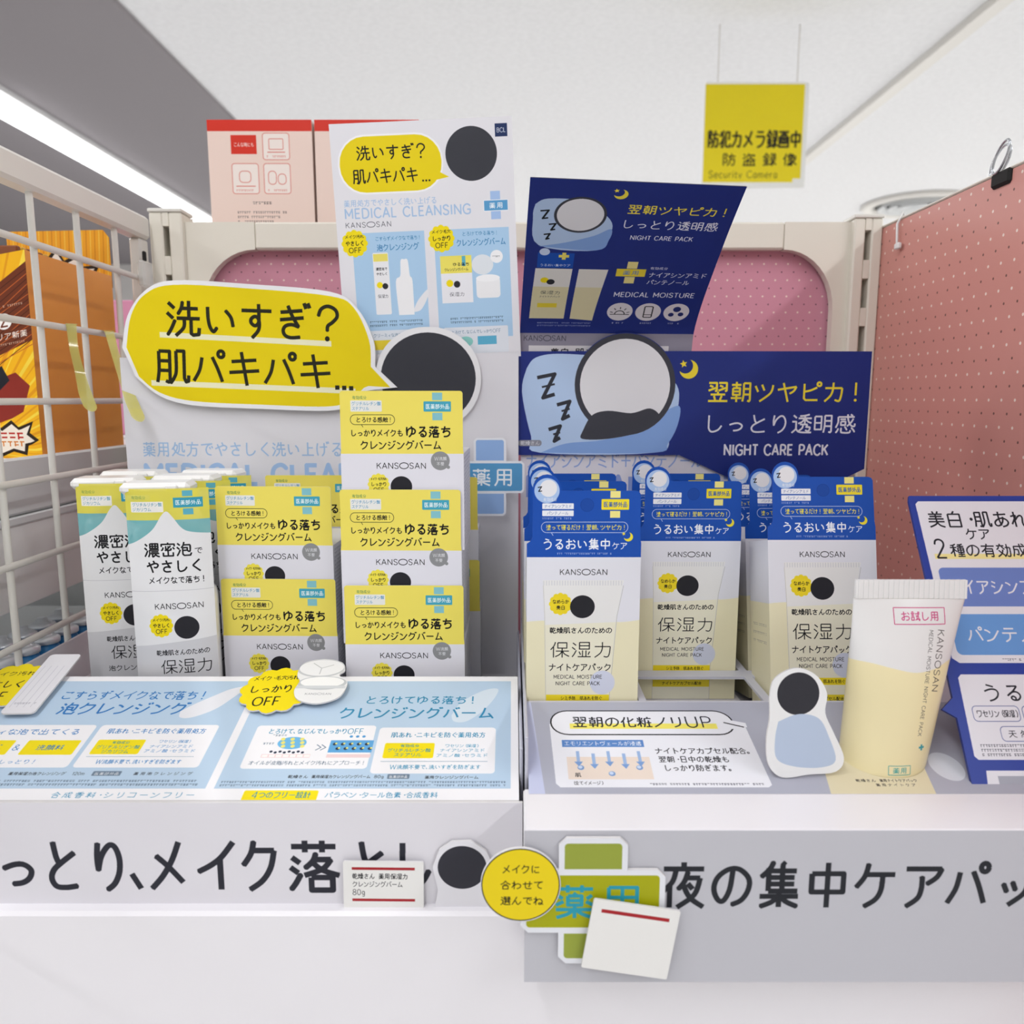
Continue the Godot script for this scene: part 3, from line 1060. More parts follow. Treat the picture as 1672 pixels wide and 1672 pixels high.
func cleansing_display() -> void:
	var base := P(-0.189, -0.262, 0.54)
	var t := thing("cleansing_display", base, "white counter display for cleansing products with yellow speech bubble header", "display stand")
	var tray := Mb.new()
	bx_to(tray, M.tray_white, -0.379, 0.004, -0.262, -0.244, 0.424, 0.666, base)
	bx_to(tray, M.tray_grey, 0.0045, 0.0065, -0.262, -0.205, 0.43, 0.666, base)
	bx_to(tray, M.tray_white, -0.381, -0.379, -0.262, -0.205, 0.43, 0.666, base)
	bx_to(tray, M.tray_white, -0.379, 0.004, -0.244, -0.199, 0.5205, 0.5225, base)
	part("base_tray", tray, t)
	var fascia := Mb.new()
	fascia.card(lettering_left(), M.card_edge, V([0, 0, 387, 0, 387, 84, 0, 84]), Vector2(387, 84), Vector2.ZERO, 0.0022)
	part("front_fascia", fascia, t, P(-0.381, -0.2275, 0.4095) - base)
	var panel := Mb.new()
	panel.card(left_panel_print(), M.card_edge, V([0, 0, 382, 0, 382, 116, 0, 116]), Vector2(382, 116), Vector2.ZERO, 0.0014)
	part("info_panel", panel, t, P(-0.378, -0.1955, 0.522) - base, Vector3(-74, 0, 0))
	# die-cut badges standing a little proud of the panel
	var lay := Vector3(-74, 0, 0)
	for i in 2:
		var bs := sheet(52, 50, 6, YEL)
		bs.say("メイク・毛穴汚れ" if i else "メイク汚れ", 7, 38, 13, 5, INK, 9, Vector2(1, -0.06).normalized())
		bs.say("しっかり" if i else "やさしく", 7, 37, 25, 8.4, INK, 10, Vector2(1, -0.05).normalized())
		bs.say("OFF", 13, 32, 38, 9, INK, 11, Vector2(1, -0.05).normalized())
		var bm := Mb.new()
		bm.card(printed("badge_print_%d" % i, bs, 0.35), M.card_edge, Sheet.wavy(26, 25, 25, 12), Vector2(52, 50), Vector2(26, 25), 0.0012)
		var mid := Vector2(217, 20) if i else Vector2(30, 15)
		part("badge", bm, t, P(-0.378 + mid.x * 0.001, -0.1955 - sin(deg_to_rad(16)) * mid.y * 0.001 + 0.0035, 0.522 - cos(deg_to_rad(16)) * mid.y * 0.001) - base, lay)
	# a cut-out picture of an open jar, and one of a white bottle
	var js := sheet(42, 52, 6, C("e9e9ea"))
	js.disc(19, 12, 17, C("c4c6ca"), 0.62)
	js.disc(19, 11.5, 15.6, C("ececee"), 0.6)
	js.line(V([12, 6, 19, 12, 19, 19]), 0.7, C("bfc0c2"))
	js.line(V([19, 12, 27, 8]), 0.7, C("bfc0c2"))
	js.disc(23, 29, 17, C("c0c4c8"), 0.45)
	js.disc(23, 28, 15, C("f2f2f2"), 0.4)
	js.rect(6, 32, 34, 3, C("cfd2d6"))
	js.brand(14, 32, 41, 2, C("8a8a90"))
	var jm := Mb.new()
	jm.card(printed("jar_cutout_print", js, 0.3), M.card_edge, Sheet.curve(V([3, 14, 6, 5, 19, 1, 32, 5, 36, 14, 33, 20, 40, 27, 40, 38, 36, 46, 24, 51, 11, 47, 6, 38, 7, 27, 4, 21, 3, 14])), Vector2(42, 52), Vector2(21, 26), 0.0012)
	tag(part("product_cutout", jm, t, P(-0.378 + 0.245, -0.1955 - sin(deg_to_rad(16)) * 0.012 + 0.005, 0.522 - cos(deg_to_rad(16)) * 0.012) - base, lay), "white open jar picture")
	var ts := sheet(34, 70, 6, C("e0dfe4"))
	for i in 4:
		ts.line(V([9 + i * 4.5, 16, 9 + i * 4.5, 62]), 0.5, C("c9c8d0"))
	ts.fine(10, 24, 58, 2, C("9a9aa4"), 3)
	var tm := Mb.new()
	tm.card(printed("bottle_cutout_print", ts, 0.3), M.card_edge, Sheet.rounded(6, 2, 22, 66, 3), Vector2(34, 70), Vector2(17, 35), 0.0012)
	tag(part("product_cutout", tm, t, P(-0.378 + 0.054, -0.1955 - sin(deg_to_rad(16)) * 0.014 + 0.005, 0.522 - cos(deg_to_rad(16)) * 0.014) - base, Vector3(-74, 0, 0) + Vector3(0, 2, 0)), "white bottle picture")
	# back card and what is fixed to it
	var back := Mb.new()
	back.card(back_left_print(), M.card_edge, V([0, 4, 330, 0, 336, 0, 336, 290, 0, 290]), Vector2(336, 290), Vector2(0, 0), 0.0022)
	part("back_card", back, t, P(-0.3305, 0.038, 0.661) - base)
	var bub := Mb.new()
	bub.card(bubble_print(), M.card_edge, bubble_outline(0), Vector2(235, 114), Vector2(0, 0), 0.0024)
	part("speech_bubble", bub, t, P(-0.3265, 0.0982, 0.6555) - base)
	var rs := sheet(100, 100, 4, C("e8e8ea"))
	rs.disc(50, 50, 40, C("3a3b42"), 0.95)
	var rm := Mb.new()
	rm.card(printed("round_card_print", rs, 0.4), M.card_edge, Sheet.rounded(5.5, 7.5, 89, 85, 42, 12), Vector2(100, 100), Vector2(50, 50), 0.002)
	tag(part("round_card", rm, t, P(-0.0705, 0.0165, 0.658) - base), "plain dark grey round card with a white rim")
	var cm := Mb.new()
	cm.card(medical_cross("blue_cross_print", 58, 66, 27, 27, 1.8, C("92b3e2"), C("5a9ccb"), C("eef2f6")), M.card_edge, cross_outline(58, 66, 27, 27, 2.5), Vector2(58, 66), Vector2(29, 33), 0.002)
	tag(part("cross_tag", cm, t, P(-0.0185, -0.0655, 0.645) - base), "pale blue cross tag with white lettering")


# ---------------------------------------------------------------- print for the night care display
func right_panel_print() -> StandardMaterial3D:
	var s := sheet(300, 82, 4.6, C("aeb0bd"))
	var w := C("e9eaf0")
	s.poly(V([0, 0, 2.5, 0, 9, 82, 0, 82]), C("c3c8e2"))
	# white field under the balloon
	s.poly(V([14, 22, 138, 22, 139, 26, 140.5, 75, 138, 77, 18, 77, 15.5, 74]), w)
	s.rrect(15, 9, 117, 23, 11, w)
	s.outline(Sheet.rounded(15, 9, 117, 23, 11), 0.9, INK)
	s.poly(V([127, 17, 140, 21, 140, 25, 129, 27]), w)
	s.line(V([126, 20.5, 138, 25]), 0.9, INK)
	s.rect(27, 21.5, 94, 5, C("f0e56a"))
	s.say("翌朝の化粧ノリUP", 28, 119, 20, 10.5, C("22242e"), 9)
	s.rect(21, 37, 50.5, 6.3, C("5d88c6"))
	s.say("エモリエントヴェールが浸透", 22, 70, 40.1, 4, w, 9)
	s.rect(23, 52, 50, 18.5, C("e8d9cc"))
	for i in 5:
		var x := 30.0 + i * 9.3
		var y := 47.0 + (2.0 if i % 2 else 0.0)
		s.rect(x - 1, y, 2, 10, C("9cb6dd"))
		s.poly(V([x - 2.6, y + 9, x + 2.6, y + 9, x, y + 13]), C("7d9fd2"))
	for b in [[31, 61], [49, 66], [66, 61]]:
		s.disc(b[0], b[1], 2, C("7a9acb"))
		s.disc(b[0] - 0.3, b[1] - 0.4, 1.3, C("c9d8ee"))
	s.say("肌", 27, 30.5, 67, 3.5, INK, 9)
	s.say("（全てイメージ）", 25, 43, 73.5, 3, INK, 8)
	s.say("ナイトケアカプセル配合。", 77, 136, 46.7, 5.4, INK, 9)
	s.say("翌朝・日中の乾燥も", 78, 121, 54, 5.4, INK, 9)
	s.say("しっかり防ぎます。", 80, 121, 61.3, 5.4, INK, 9)
	s.fine(70, 136, 74.5, 1.8, C("4d4f5c"), 5)
	# printed cream patch and drop by the tester's place
	s.poly(V([178, 44, 238, 44, 232, 82, 172, 82]), C("ddd4b4"))
	s.disc(249, 60, 9.5, C("d5d9e2"), 1.25)
	s.say("乾燥さん", 190, 202, 71.5, 2.3, INK, 9)
	s.say("薬用ナイトケアパック", 204, 226, 71.5, 2.3, INK, 9)
	s.say("薬用ナイトケア", 200, 224, 75, 2.2, INK, 9)
	return printed("night_panel_print", s, 0.3)


func header_print() -> StandardMaterial3D:
	var s := sheet(304, 160, 5, C("24327c"))
	# pillow and quilt
	s.poly(Sheet.curve(V([10, 52, 6, 72, 14, 110, 22, 124, 120, 124, 134, 110, 140, 84, 138, 66, 120, 52, 90, 44, 40, 40, 18, 43, 10, 52])), C("b4cbea"))
	s.poly(Sheet.curve(V([22, 124, 44, 116, 76, 113, 104, 104, 126, 90, 141, 84, 140, 100, 132, 116, 120, 124, 22, 124])), C("84a6dc"))
	# plain round shapes in the colours of the picture
	s.disc(94, 66, 43, C("3f4048"))
	s.disc(94, 66, 38.5, C("e3e3e6"))
	s.poly(Sheet.curve(V([58, 106, 66, 92, 80, 88, 100, 90, 116, 86, 124, 94, 108, 106, 80, 112, 58, 112, 58, 106])), C("3f4048"))
	var k := C("33343c")
	for z in [[19, 57, 15, 20], [36, 80, 11, 15], [29, 101, 10, 13]]:
		s.line(V([z[0], z[1] + 3, z[0] + z[2], z[1], z[0] + 5, z[1] + z[3], z[0] + z[2], z[1] + z[3] - 3]), 3.0, k)
		s.line(V([z[0] + 4, z[1] + z[3] * 0.55, z[0] + z[2], z[1] + z[3] * 0.42]), 1.6, k)
	s.moon(148, 53, 8, C("efd93a"))
	s.star(143.5, 48.5, 3.4, C("efd93a"))
	s.say("翌朝ツヤピカ！", 163, 293, 72, 18, C("f0dc3c"), 10)
	s.say("しっとり透明感", 161, 293, 99, 17, C("e8e9f2"), 9)
	s.say("NIGHT CARE PACK", 180, 271, 121.5, 9, C("e8e9f2"), 18)
	s.rrect(3, 113, 20, 5.2, 2.2, C("8d8f9a"))
	s.say("乾燥さん", 4.5, 21.5, 115.6, 3.6, C("d8d8de"), 10)
	return printed("night_header_print", s, 0.38)


func header_outline() -> PackedVector2Array:
	# blue board with a round bulge above and a bellied lower edge; the print is 304 x 160, the board's top at 38
	var q := V([1, 38])
	for i in 19:
		var a := deg_to_rad(220.5 + i * (99.0 / 18))
		q.append(Vector2(94, 66) + Vector2.from_angle(a) * 43.5)
	q.append_array(V([303, 38, 303, 138]))
	q.append_array(Sheet.curve(V([303, 138, 276, 150, 240, 156, 196, 149, 160, 134, 142, 126])))
	q.append_array(V([134, 126, 1, 126]))
	return q


func back_right_print() -> StandardMaterial3D:
	var s := sheet(290, 270, 4, C("dcdae2"))
	s.say("ナイアシンアミド＋パンテノール", 4, 158, 69, 13, C("8fa6d8"), 9)
	s.say("MEDICAL MOISTURE", 4, 236, 92, 18, C("8d9fd4"), 22)
	return printed("night_back_print", s, 0.45)


func board_print() -> StandardMaterial3D:
	var s := sheet(118, 192, 5, C("31459a"))
	var w := C("e3e3ea")
	s.poly(V([14, 4, 100, 4, 104, 8, 104, 110, 102, 113, 17, 113, 13, 110, 12, 6]), w)
	s.say("美白・肌あれ", 17, 84, 17, 12, C("22242c"), 9)
	s.say("ケア", 40, 57, 27.5, 8, C("22242c"), 10)
	s.rect(17, 41.5, 78, 3.5, C("efe39c"))
	s.say("2", 17, 26, 38, 13, C("22242c"), 9)
	s.say("種の有効成分", 27, 88, 39, 9.5, C("22242c"), 9)
	s.rrect(17, 51, 80, 26, 3.5, C("6f86c6"))
	s.say("ナイアシンアミド", 20, 94, 64, 10, w, 10)
	s.rrect(17, 82, 80, 26, 3.5, C("6b9cd8"))
	s.say("パンテノール", 25, 90, 95, 10, w, 10)
	s.fine(44, 84, 111, 1.6, C("4d4f5c"), 4)
	s.poly(V([16, 120, 102, 120, 104, 122, 104, 168, 102, 170, 15, 170, 13, 168, 14, 122]), w)
	s.say("うるおい", 25, 78, 131, 10.5, C("22242c"), 9)
	s.outline(Sheet.rounded(18, 139, 28, 9, 2.5), 0.4, C("55639a"))
	s.say("ワセリン（保湿）", 20, 45, 143.5, 4.4, C("22242c"), 9)
	s.outline(Sheet.rounded(48, 139, 30, 9, 2.5), 0.4, C("55639a"))
	s.say("アミノ酸", 51, 75, 143.5, 4.4, C("22242c"), 9)
	s.outline(Sheet.rounded(32, 151, 50, 8.5, 2.5), 0.4, C("55639a"))
	s.say("天然ビタミン", 35, 78, 155.2, 4.4, C("22242c"), 9)
	for i in 3:
		s.fine(18, 92, 162 + i * 2.6, 1.7, C("3d3f4c"), 8 + i)
	s.poly(V([18, 176, 102, 176, 104, 178, 104, 192, 16, 192]), w)
	s.rect(24, 179, 66, 5, C("a5a8b4"))
	s.say("やさしい", 40, 70, 181.5, 3.8, w, 10)
	s.say("石油系界面", 30, 60, 188, 4.2, C("22242c"), 9)
	return printed("info_board_print", s, 0.35)


func lettering_right() -> StandardMaterial3D:
	var s := sheet(375, 88, 4, C("c2c2c9"))
	var k := C("26282e")
	var row := ["夜", "の", "集", "中", "ケ", "ア", "パ", "ッ", "ク"]
	for i in row.size():
		s.glyph(PEN[row[i]], 73 + i * 25.4 - (2 if i > 5 else 0), 17.5, 22.5, 27, 2.9, k)
	return printed("night_fascia_print", s, 0.4)


func night_display() -> void:
	var base := P(0.195, -0.262, 0.52)
	var t := thing("night_care_display", base, "white counter display for night care packs with navy header", "display stand")
	var tray := Mb.new()
	bx_to(tray, M.tray_white, 0.009, 0.379, -0.262, -0.252, 0.424, 0.672, base)
	bx_to(tray, M.tray_grey, 0.0075, 0.0095, -0.262, -0.195, 0.424, 0.672, base)
	bx_to(tray, M.tray_grey, 0.379, 0.381, -0.262, -0.195, 0.424, 0.672, base)
	bx_to(tray, M.tray_white, 0.0095, 0.172, -0.252, -0.2245, 0.492, 0.668, base)
	bx_to(tray, M.tray_white, 0.172, 0.379, -0.252, -0.2245, 0.492, 0.545, base)
	bx_to(tray, M.tray_white, 0.172, 0.379, -0.252, -0.2345, 0.545, 0.668, base)
	part("base_tray", tray, t)
	# deck with slots for the packs
	var xs := [0.0095, 0.0855, 0.0905, 0.1695, 0.1755, 0.2545, 0.379]
	var fs := [0.4905, 0.4935, 0.5385, 0.5515, 0.597, 0.609, 0.6545, 0.668]
	var deck := Mb.new()
	for i in xs.size() - 1:
		for j in fs.size() - 1:
			var hole: bool = i in [0, 2, 4] and j in [1, 3, 5]
			if not hole:
				bx_to(deck, M.tray_grey, xs[i], xs[i + 1], -0.2032, -0.2012, fs[j], fs[j + 1], base, 0.0)
	bx_to(deck, M.tray_grey, 0.0095, 0.379, -0.252, -0.2032, 0.4895, 0.4905, base, 0.0)
	part("slotted_deck", deck, t)
	# front box
	var fx := Mb.new()
	var a := P(0.0065, -0.2235, 0.3735) - base
	var sx := Vector3(0.3745, 0, 0)
	var sy := Vector3(0, -0.088, 0)
	fx.quad(lettering_right(), a, a + sx, a + sx + sy, a + sy)
	bx_to(fx, M.tray_white, 0.0065, 0.381, -0.3115, -0.2235, 0.3738, 0.4175, base, 0.0012)
	part("front_fascia", fx, t)
	# sloping panel in two halves round the tester's hole
	var m := right_panel_print()
	var panel := Mb.new()
	var left := V([-0.4, 0, 215, 0])
	var right := V([215, 0, 300, 0, 300, 82, 215, 82])
	for i in 13:
		left.append(Vector2(215, 50) + Vector2.from_angle(-PI / 2 - PI * i / 12) * Vector2(25, 20))
		right.append(Vector2(215, 50) + Vector2.from_angle(PI / 2 - PI * i / 12) * Vector2(25, 20))
	left.append_array(V([215, 82, -0.4, 82]))
	panel.card(m, M.card_edge, left, Vector2(300, 82), Vector2.ZERO, 0.0014)
	panel.card(m, M.card_edge, right, Vector2(300, 82), Vector2.ZERO, 0.0014)
	part("info_panel", panel, t, P(0.010, -0.2012, 0.4895) - base, Vector3(-74, 0, 0))
	# back card and header
	var back := Mb.new()
	back.card(back_right_print(), M.card_edge, V([0, 0, 290, 0, 290, 270, 0, 270]), Vector2(290, 270), Vector2.ZERO, 0.0022)
	part("back_card", back, t, P(0.0075, 0.0155, 0.6695) - base)
	var head := Mb.new()
	head.card(header_print(), M.card_edge, header_outline(), Vector2(304, 160), Vector2(0, 38), 0.0022)
	part("header_board", head, t, P(0.0025, 0.0395, 0.6665) - base)
	# leaning information board at the right
	var ib := Mb.new()
	var lb := V([9, 0, 104, 0, 108, 4, 108, 192, 8, 192, 8, 146, 0, 141, 8, 134, 8, 4])
	ib.card(board_print(), M.navy, lb, Vector2(118, 192), Vector2(8, 0), 0.002)
	part("info_board", ib, t, P(0.2665, -0.0655, 0.515) - base, Vector3(-31.7, 0, 0))
	# plain cut-out card beside the tester
	var cs := sheet(50, 66, 8, C("eceded"))
	cs.disc(22, 16, 12.5, C("36363c"))
	cs.poly(Sheet.curve(V([10, 32, 22, 28, 34, 31, 40, 42, 44, 56, 36, 60, 20, 59, 9, 54, 8, 42, 10, 32])), C("b9c8de"))
	var cm := Mb.new()
	cm.card(printed("cutout_print", cs, 0.4), M.card_edge, Sheet.curve(V([5, 18, 8, 7, 20, 1, 32, 5, 39, 16, 38, 28, 43, 40, 49, 55, 44, 63, 28, 64, 12, 65, 4, 57, 3, 42, 5, 30, 5, 18])), Vector2(50, 66), Vector2(25, 66), 0.0015)
	tag(part("card_cutout", cm, t, P(0.1705, -0.2195, 0.4225) - base, Vector3(-6, 3, 1)), "plain white die-cut card in dark grey and pale blue")


# ---------------------------------------------------------------- small cards on the fronts
func small_things() -> void:
	# round yellow badge hung over both fronts, with a dark round card below it
	var rs := sheet(48, 48, 8, C("e8e7ec"))
	rs.disc(24, 24, 20.6, C("2c2b22"))
	rs.disc(24, 24, 20, C("ecd31c"))
	rs.say("メイクに", 14, 34, 15, 5, INK, 10)
	rs.say("合わせて", 13, 36, 24, 5, INK, 10)
	rs.say("選んでね", 13, 36, 33, 5, INK, 10)
	var t := thing("round_badge", P(0.0045, -0.252, 0.3705), "round yellow badge card with black lettering over the two display fronts", "badge")
	var mb := Mb.new()
	mb.card(printed("round_badge_print", rs, 0.35), M.card_edge, Sheet.rounded(3, 3, 42, 42, 20.9, 12), Vector2(48, 48), Vector2(24, 24), 0.0014)
	part("card", mb, t)
	var st := Mb.new()
	st.cbox(M.yellow_reflection_plastic, Vector3(0.0, -0.005, -0.0018), Vector3(0.006, 0.03, 0.0012), 0.0003)
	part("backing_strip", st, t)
	var ds := sheet(40, 60, 6, C("e8e7ec"))
	ds.disc(19, 18, 14, C("34343c"), 0.95)
	ds.rect(5, 44, 30, 16, C("34343c"))
	var dm := Mb.new()
	dm.card(printed("dark_card_print", ds, 0.4), M.card_edge, V([2, 18, 6, 7, 13, 2, 24, 1.5, 33, 8, 37, 18, 35, 30, 38, 40, 39, 60, 1, 60, 3, 42, 5, 32]), Vector2(40, 60), Vector2(20, 0), 0.0014)
	tag(part("round_card", dm, null, P(-0.0275, -0.2475, 0.4063)), "white rimmed die-cut card with a plain dark disc on the left display front", "card")
	# price card
	var ps := sheet(46, 60, 8, C("ecebe8"))
	ps.rect(5, 3.5, 36, 1.6, C("a8262c"))
	ps.rect(5, 23, 36, 1.6, C("a8262c"))
	ps.say("乾燥さん", 5, 18, 9, 3.6, INK, 10)
	ps.say("薬用保湿力", 20, 37, 9, 3.6, INK, 10)
	ps.say("クレンジングバーム", 5, 34, 14, 3.5, INK, 9)
	ps.say("80g", 5, 12.5, 19, 3.6, INK, 9)
	var pm := Mb.new()
	pm.card(printed("price_card_print", ps, 0.4), M.card_edge, Sheet.rounded(0, 0, 46, 60, 1), Vector2(46, 60), Vector2(23, 0), 0.0012)
	tag(part("price_card", pm, null, P(-0.0735, -0.2615, 0.4055), Vector3(0, 0, -0.6)), "white price card with red lines on the left display front", "price card")
	var p2 := sheet(46, 40, 6, C("ecebe8"))
	p2.rect(5, 5, 36, 2, C("a8262c"))
	var pm2 := Mb.new()
	pm2.card(printed("price_card_blank", p2, 0.4), M.card_edge, Sheet.rounded(0, 0, 46, 40, 1), Vector2(46, 40), Vector2(23, 0), 0.0012)
	tag(part("price_card", pm2, null, P(0.0655, -0.2615, 0.3675), Vector3(0, 0, -9)), "tilted white price card under the green cross tag", "price card")
	# green cross tag on the right front
	var gm := Mb.new()
	gm.card(medical_cross("green_cross_print", 76, 72, 36, 36, 3, C("98a442"), C("a9ab14"), C("2f9bb0")), M.card_edge, cross_outline(76, 72, 36, 36, 4), Vector2(76, 72), Vector2(38, 0), 0.002)
	tag(part("cross_tag", gm, null, P(0.0425, -0.2262, 0.3718)), "olive green cross tag with blue lettering on the right display front", "tag")
	# springy plastic clips hooked over the wires of the grid
	var x := -0.378
	var clips := [
		[[[0.0, 0.066, 0.0], [0.003, 0.064, 0.006], [0.006, 0.044, 0.010], [0.008, 0.026, 0.008], [0.013, 0.010, 0.012], [0.019, 0.000, 0.018], [0.024, -0.008, 0.022]], 0.676, "clear springy clip on the grid in front of the orange carton"],
		[[[0.0, 0.066, 0.0], [0.012, 0.062, 0.020], [0.028, 0.042, 0.044], [0.040, 0.022, 0.058], [0.056, 0.004, 0.080], [0.066, -0.008, 0.092], [0.072, -0.016, 0.098]], 0.735, "clear springy clip on the grid touching the yellow speech bubble"],
	]
	for c in clips:
		var mbc := Mb.new()
		var path := []
		for p in c[0]:
			path.append(Vector3(p[0], p[1] - 0.003, p[2]))
		var fine := []
		for i in path.size() - 1:
			for s in 6:
				fine.append(path[i].cubic_interpolate(path[i + 1], path[maxi(i - 1, 0)], path[mini(i + 2, path.size() - 1)], s / 6.0))
		fine.append(path[-1])
		var n := fine.size()
		var half := func(i: int) -> float:
			var u := float(i) / (n - 1)
			return 0.0048 * (1.0 - 0.35 * sin(clampf(u / 0.7, 0, 1) * PI)) * sqrt(clampf((1.0 - u) / 0.10, 0.02, 1.0))
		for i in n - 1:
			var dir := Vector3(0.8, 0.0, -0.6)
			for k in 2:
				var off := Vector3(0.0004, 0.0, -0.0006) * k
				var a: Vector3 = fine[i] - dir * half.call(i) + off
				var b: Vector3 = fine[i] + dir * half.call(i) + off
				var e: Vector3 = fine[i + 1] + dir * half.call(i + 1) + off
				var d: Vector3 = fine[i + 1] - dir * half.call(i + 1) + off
				mbc.quad(M.yellow_reflection_plastic, a, b, e, d, Rect2(0, 0, 1, 1), 1)
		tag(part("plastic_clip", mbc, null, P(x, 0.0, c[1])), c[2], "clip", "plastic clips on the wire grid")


# ---------------------------------------------------------------- the goods
const ORD := ["front", "second", "third", "fourth"]


func little_cross(s: Sheet, x: float, y: float, w: float, h: float, a: float, bar: Color, upright: Color, text: Color, bar_h: float) -> void:
	s.rect(x + (w - a) / 2, y, a, h, upright)
	s.rect(x - 0.6, y + (h - bar_h) / 2 - 0.8, w + 1.2, bar_h + 1.6, s.im.get_pixel(int((x - 1.5) * s.k), int((y + 0.5) * s.k)))
	s.rrect(x, y + (h - bar_h) / 2, w, bar_h, 0.6, bar)
	s.say("医薬部外品", x + 1.2, x + w - 1.2, y + h / 2, bar_h * 0.5, text, 11)


func balm_prints() -> void:
	var y1 := C("f0e066")
	var teal := C("46a5be")
	var s := sheet(86, 43.5, 7, y1)
	s.say("有効成分", 9, 19, 4.6, 2.5, C("5c8a5a"), 9)
	s.rrect(7.7, 6.6, 21.8, 7.6, 0.6, C("e9e9e4"))
	s.say("グリチルレチン酸", 8.5, 28.8, 8.7, 2.6, C("3a86b4"), 8)
	s.say("ステアリル", 8.5, 20.5, 12.1, 2.5, C("3a86b4"), 8)
	little_cross(s, 58.5, 1.2, 19, 19, 7, teal, C("86c3cd"), C("e6f2f2"), 7)
	s.outline(Sheet.rounded(7.4, 16.4, 30.8, 6.8, 3.3), 0.35, INK)
	s.line(V([15, 23.2, 16.2, 25]), 0.35, INK)
	s.say("とろける感触！", 11, 35.5, 19.8, 3.7, INK, 11)
	s.say("しっかりメイクも", 6.8, 44, 29, 4.9, INK, 12)
	s.say("ゆる落ち", 45, 77.5, 28, 8, INK, 13)
	s.say("クレンジングバーム", 13.5, 70.5, 37.4, 6.2, INK, 12)
	s.disc(69.6, 48.4, 6.6, C("8f9092"))
	printed("balm_card_print", s, 0.4)
	var b := sheet(86, 68.5, 7, C("e3e2ea"))
	b.disc(69.6, 4.9, 6.6, C("8f9092"))
	b.disc(75.2, 9.4, 1.2, C("8f9092"))
	b.say("W洗顔", 65.2, 74, 3.4, 2.6, C("dcdce0"), 10)
	b.say("不要", 66.8, 72.4, 7, 2.6, C("dcdce0"), 10)
	b.brand(24.5, 60, 8.4, 4, INK)
	octo(b, 26, 21.5, 7.8, "メイク・毛穴汚れ", "しっかり", "OFF", C("efe04e"))
	b.disc(42, 23, 7.6, C("26262c"), 0.95)
	b.say("乾燥肌さんのための", 18, 68, 37, 4.4, INK, 9)
	b.say("保湿力", 18, 68, 50, 11, INK, 6)
	b.say("クレンジングバーム", 20, 66, 62, 4.4, INK, 9)
	printed("balm_front_print", b, 0.42)
	var d := sheet(75, 68.5, 5, C("d9d9e0"))
	for i in 22:
		d.fine(4, 71, 4 + i * 2.9, 1.8, C("8d8e98"), 20 + i)
	printed("balm_side_print", d, 0.45)


func balm_box() -> Node3D:
	var t := thing("balm_box", Vector3.ZERO, "balm", "box", "yellow and white cleansing balm boxes")
	var h := 0.0685
	var z := 0.0375
	var body := Mb.new()
	body.quad(M.balm_front_print, Vector3(-0.043, h, z), Vector3(0.043, h, z), Vector3(0.043, 0, z), Vector3(-0.043, 0, z))
	body.quad(M.balm_side_print, Vector3(0.043, h, z), Vector3(0.043, h, -z), Vector3(0.043, 0, -z), Vector3(0.043, 0, z))
	body.quad(M.balm_side_print, Vector3(-0.043, h, -z), Vector3(-0.043, h, z), Vector3(-0.043, 0, z), Vector3(-0.043, 0, -z))
	body.quad(M.card_white, Vector3(0.043, h, -z), Vector3(-0.043, h, -z), Vector3(-0.043, 0, -z), Vector3(0.043, 0, -z))
	body.quad(M.card_white, Vector3(-0.043, h, -z), Vector3(0.043, h, -z), Vector3(0.043, h, z), Vector3(-0.043, h, z))
	body.quad(M.card_white, Vector3(-0.043, 0, z), Vector3(0.043, 0, z), Vector3(0.043, 0, -z), Vector3(-0.043, 0, -z))
	part("carton", body, t)
	var card := Mb.new()
	card.card(M.balm_card_print, M.card_edge, V([2.2, 0, 83.8, 0, 85, 0.5, 85.6, 1.6, 85.6, 40, 86, 43.5, 0, 43.5, 0.4, 40, 0.4, 1.6, 1, 0.5]), Vector2(86, 43.5), Vector2(43, 43.5), 0.0005)
	part("header_card", card, t, Vector3(0, h, z - 0.0003))
	return t


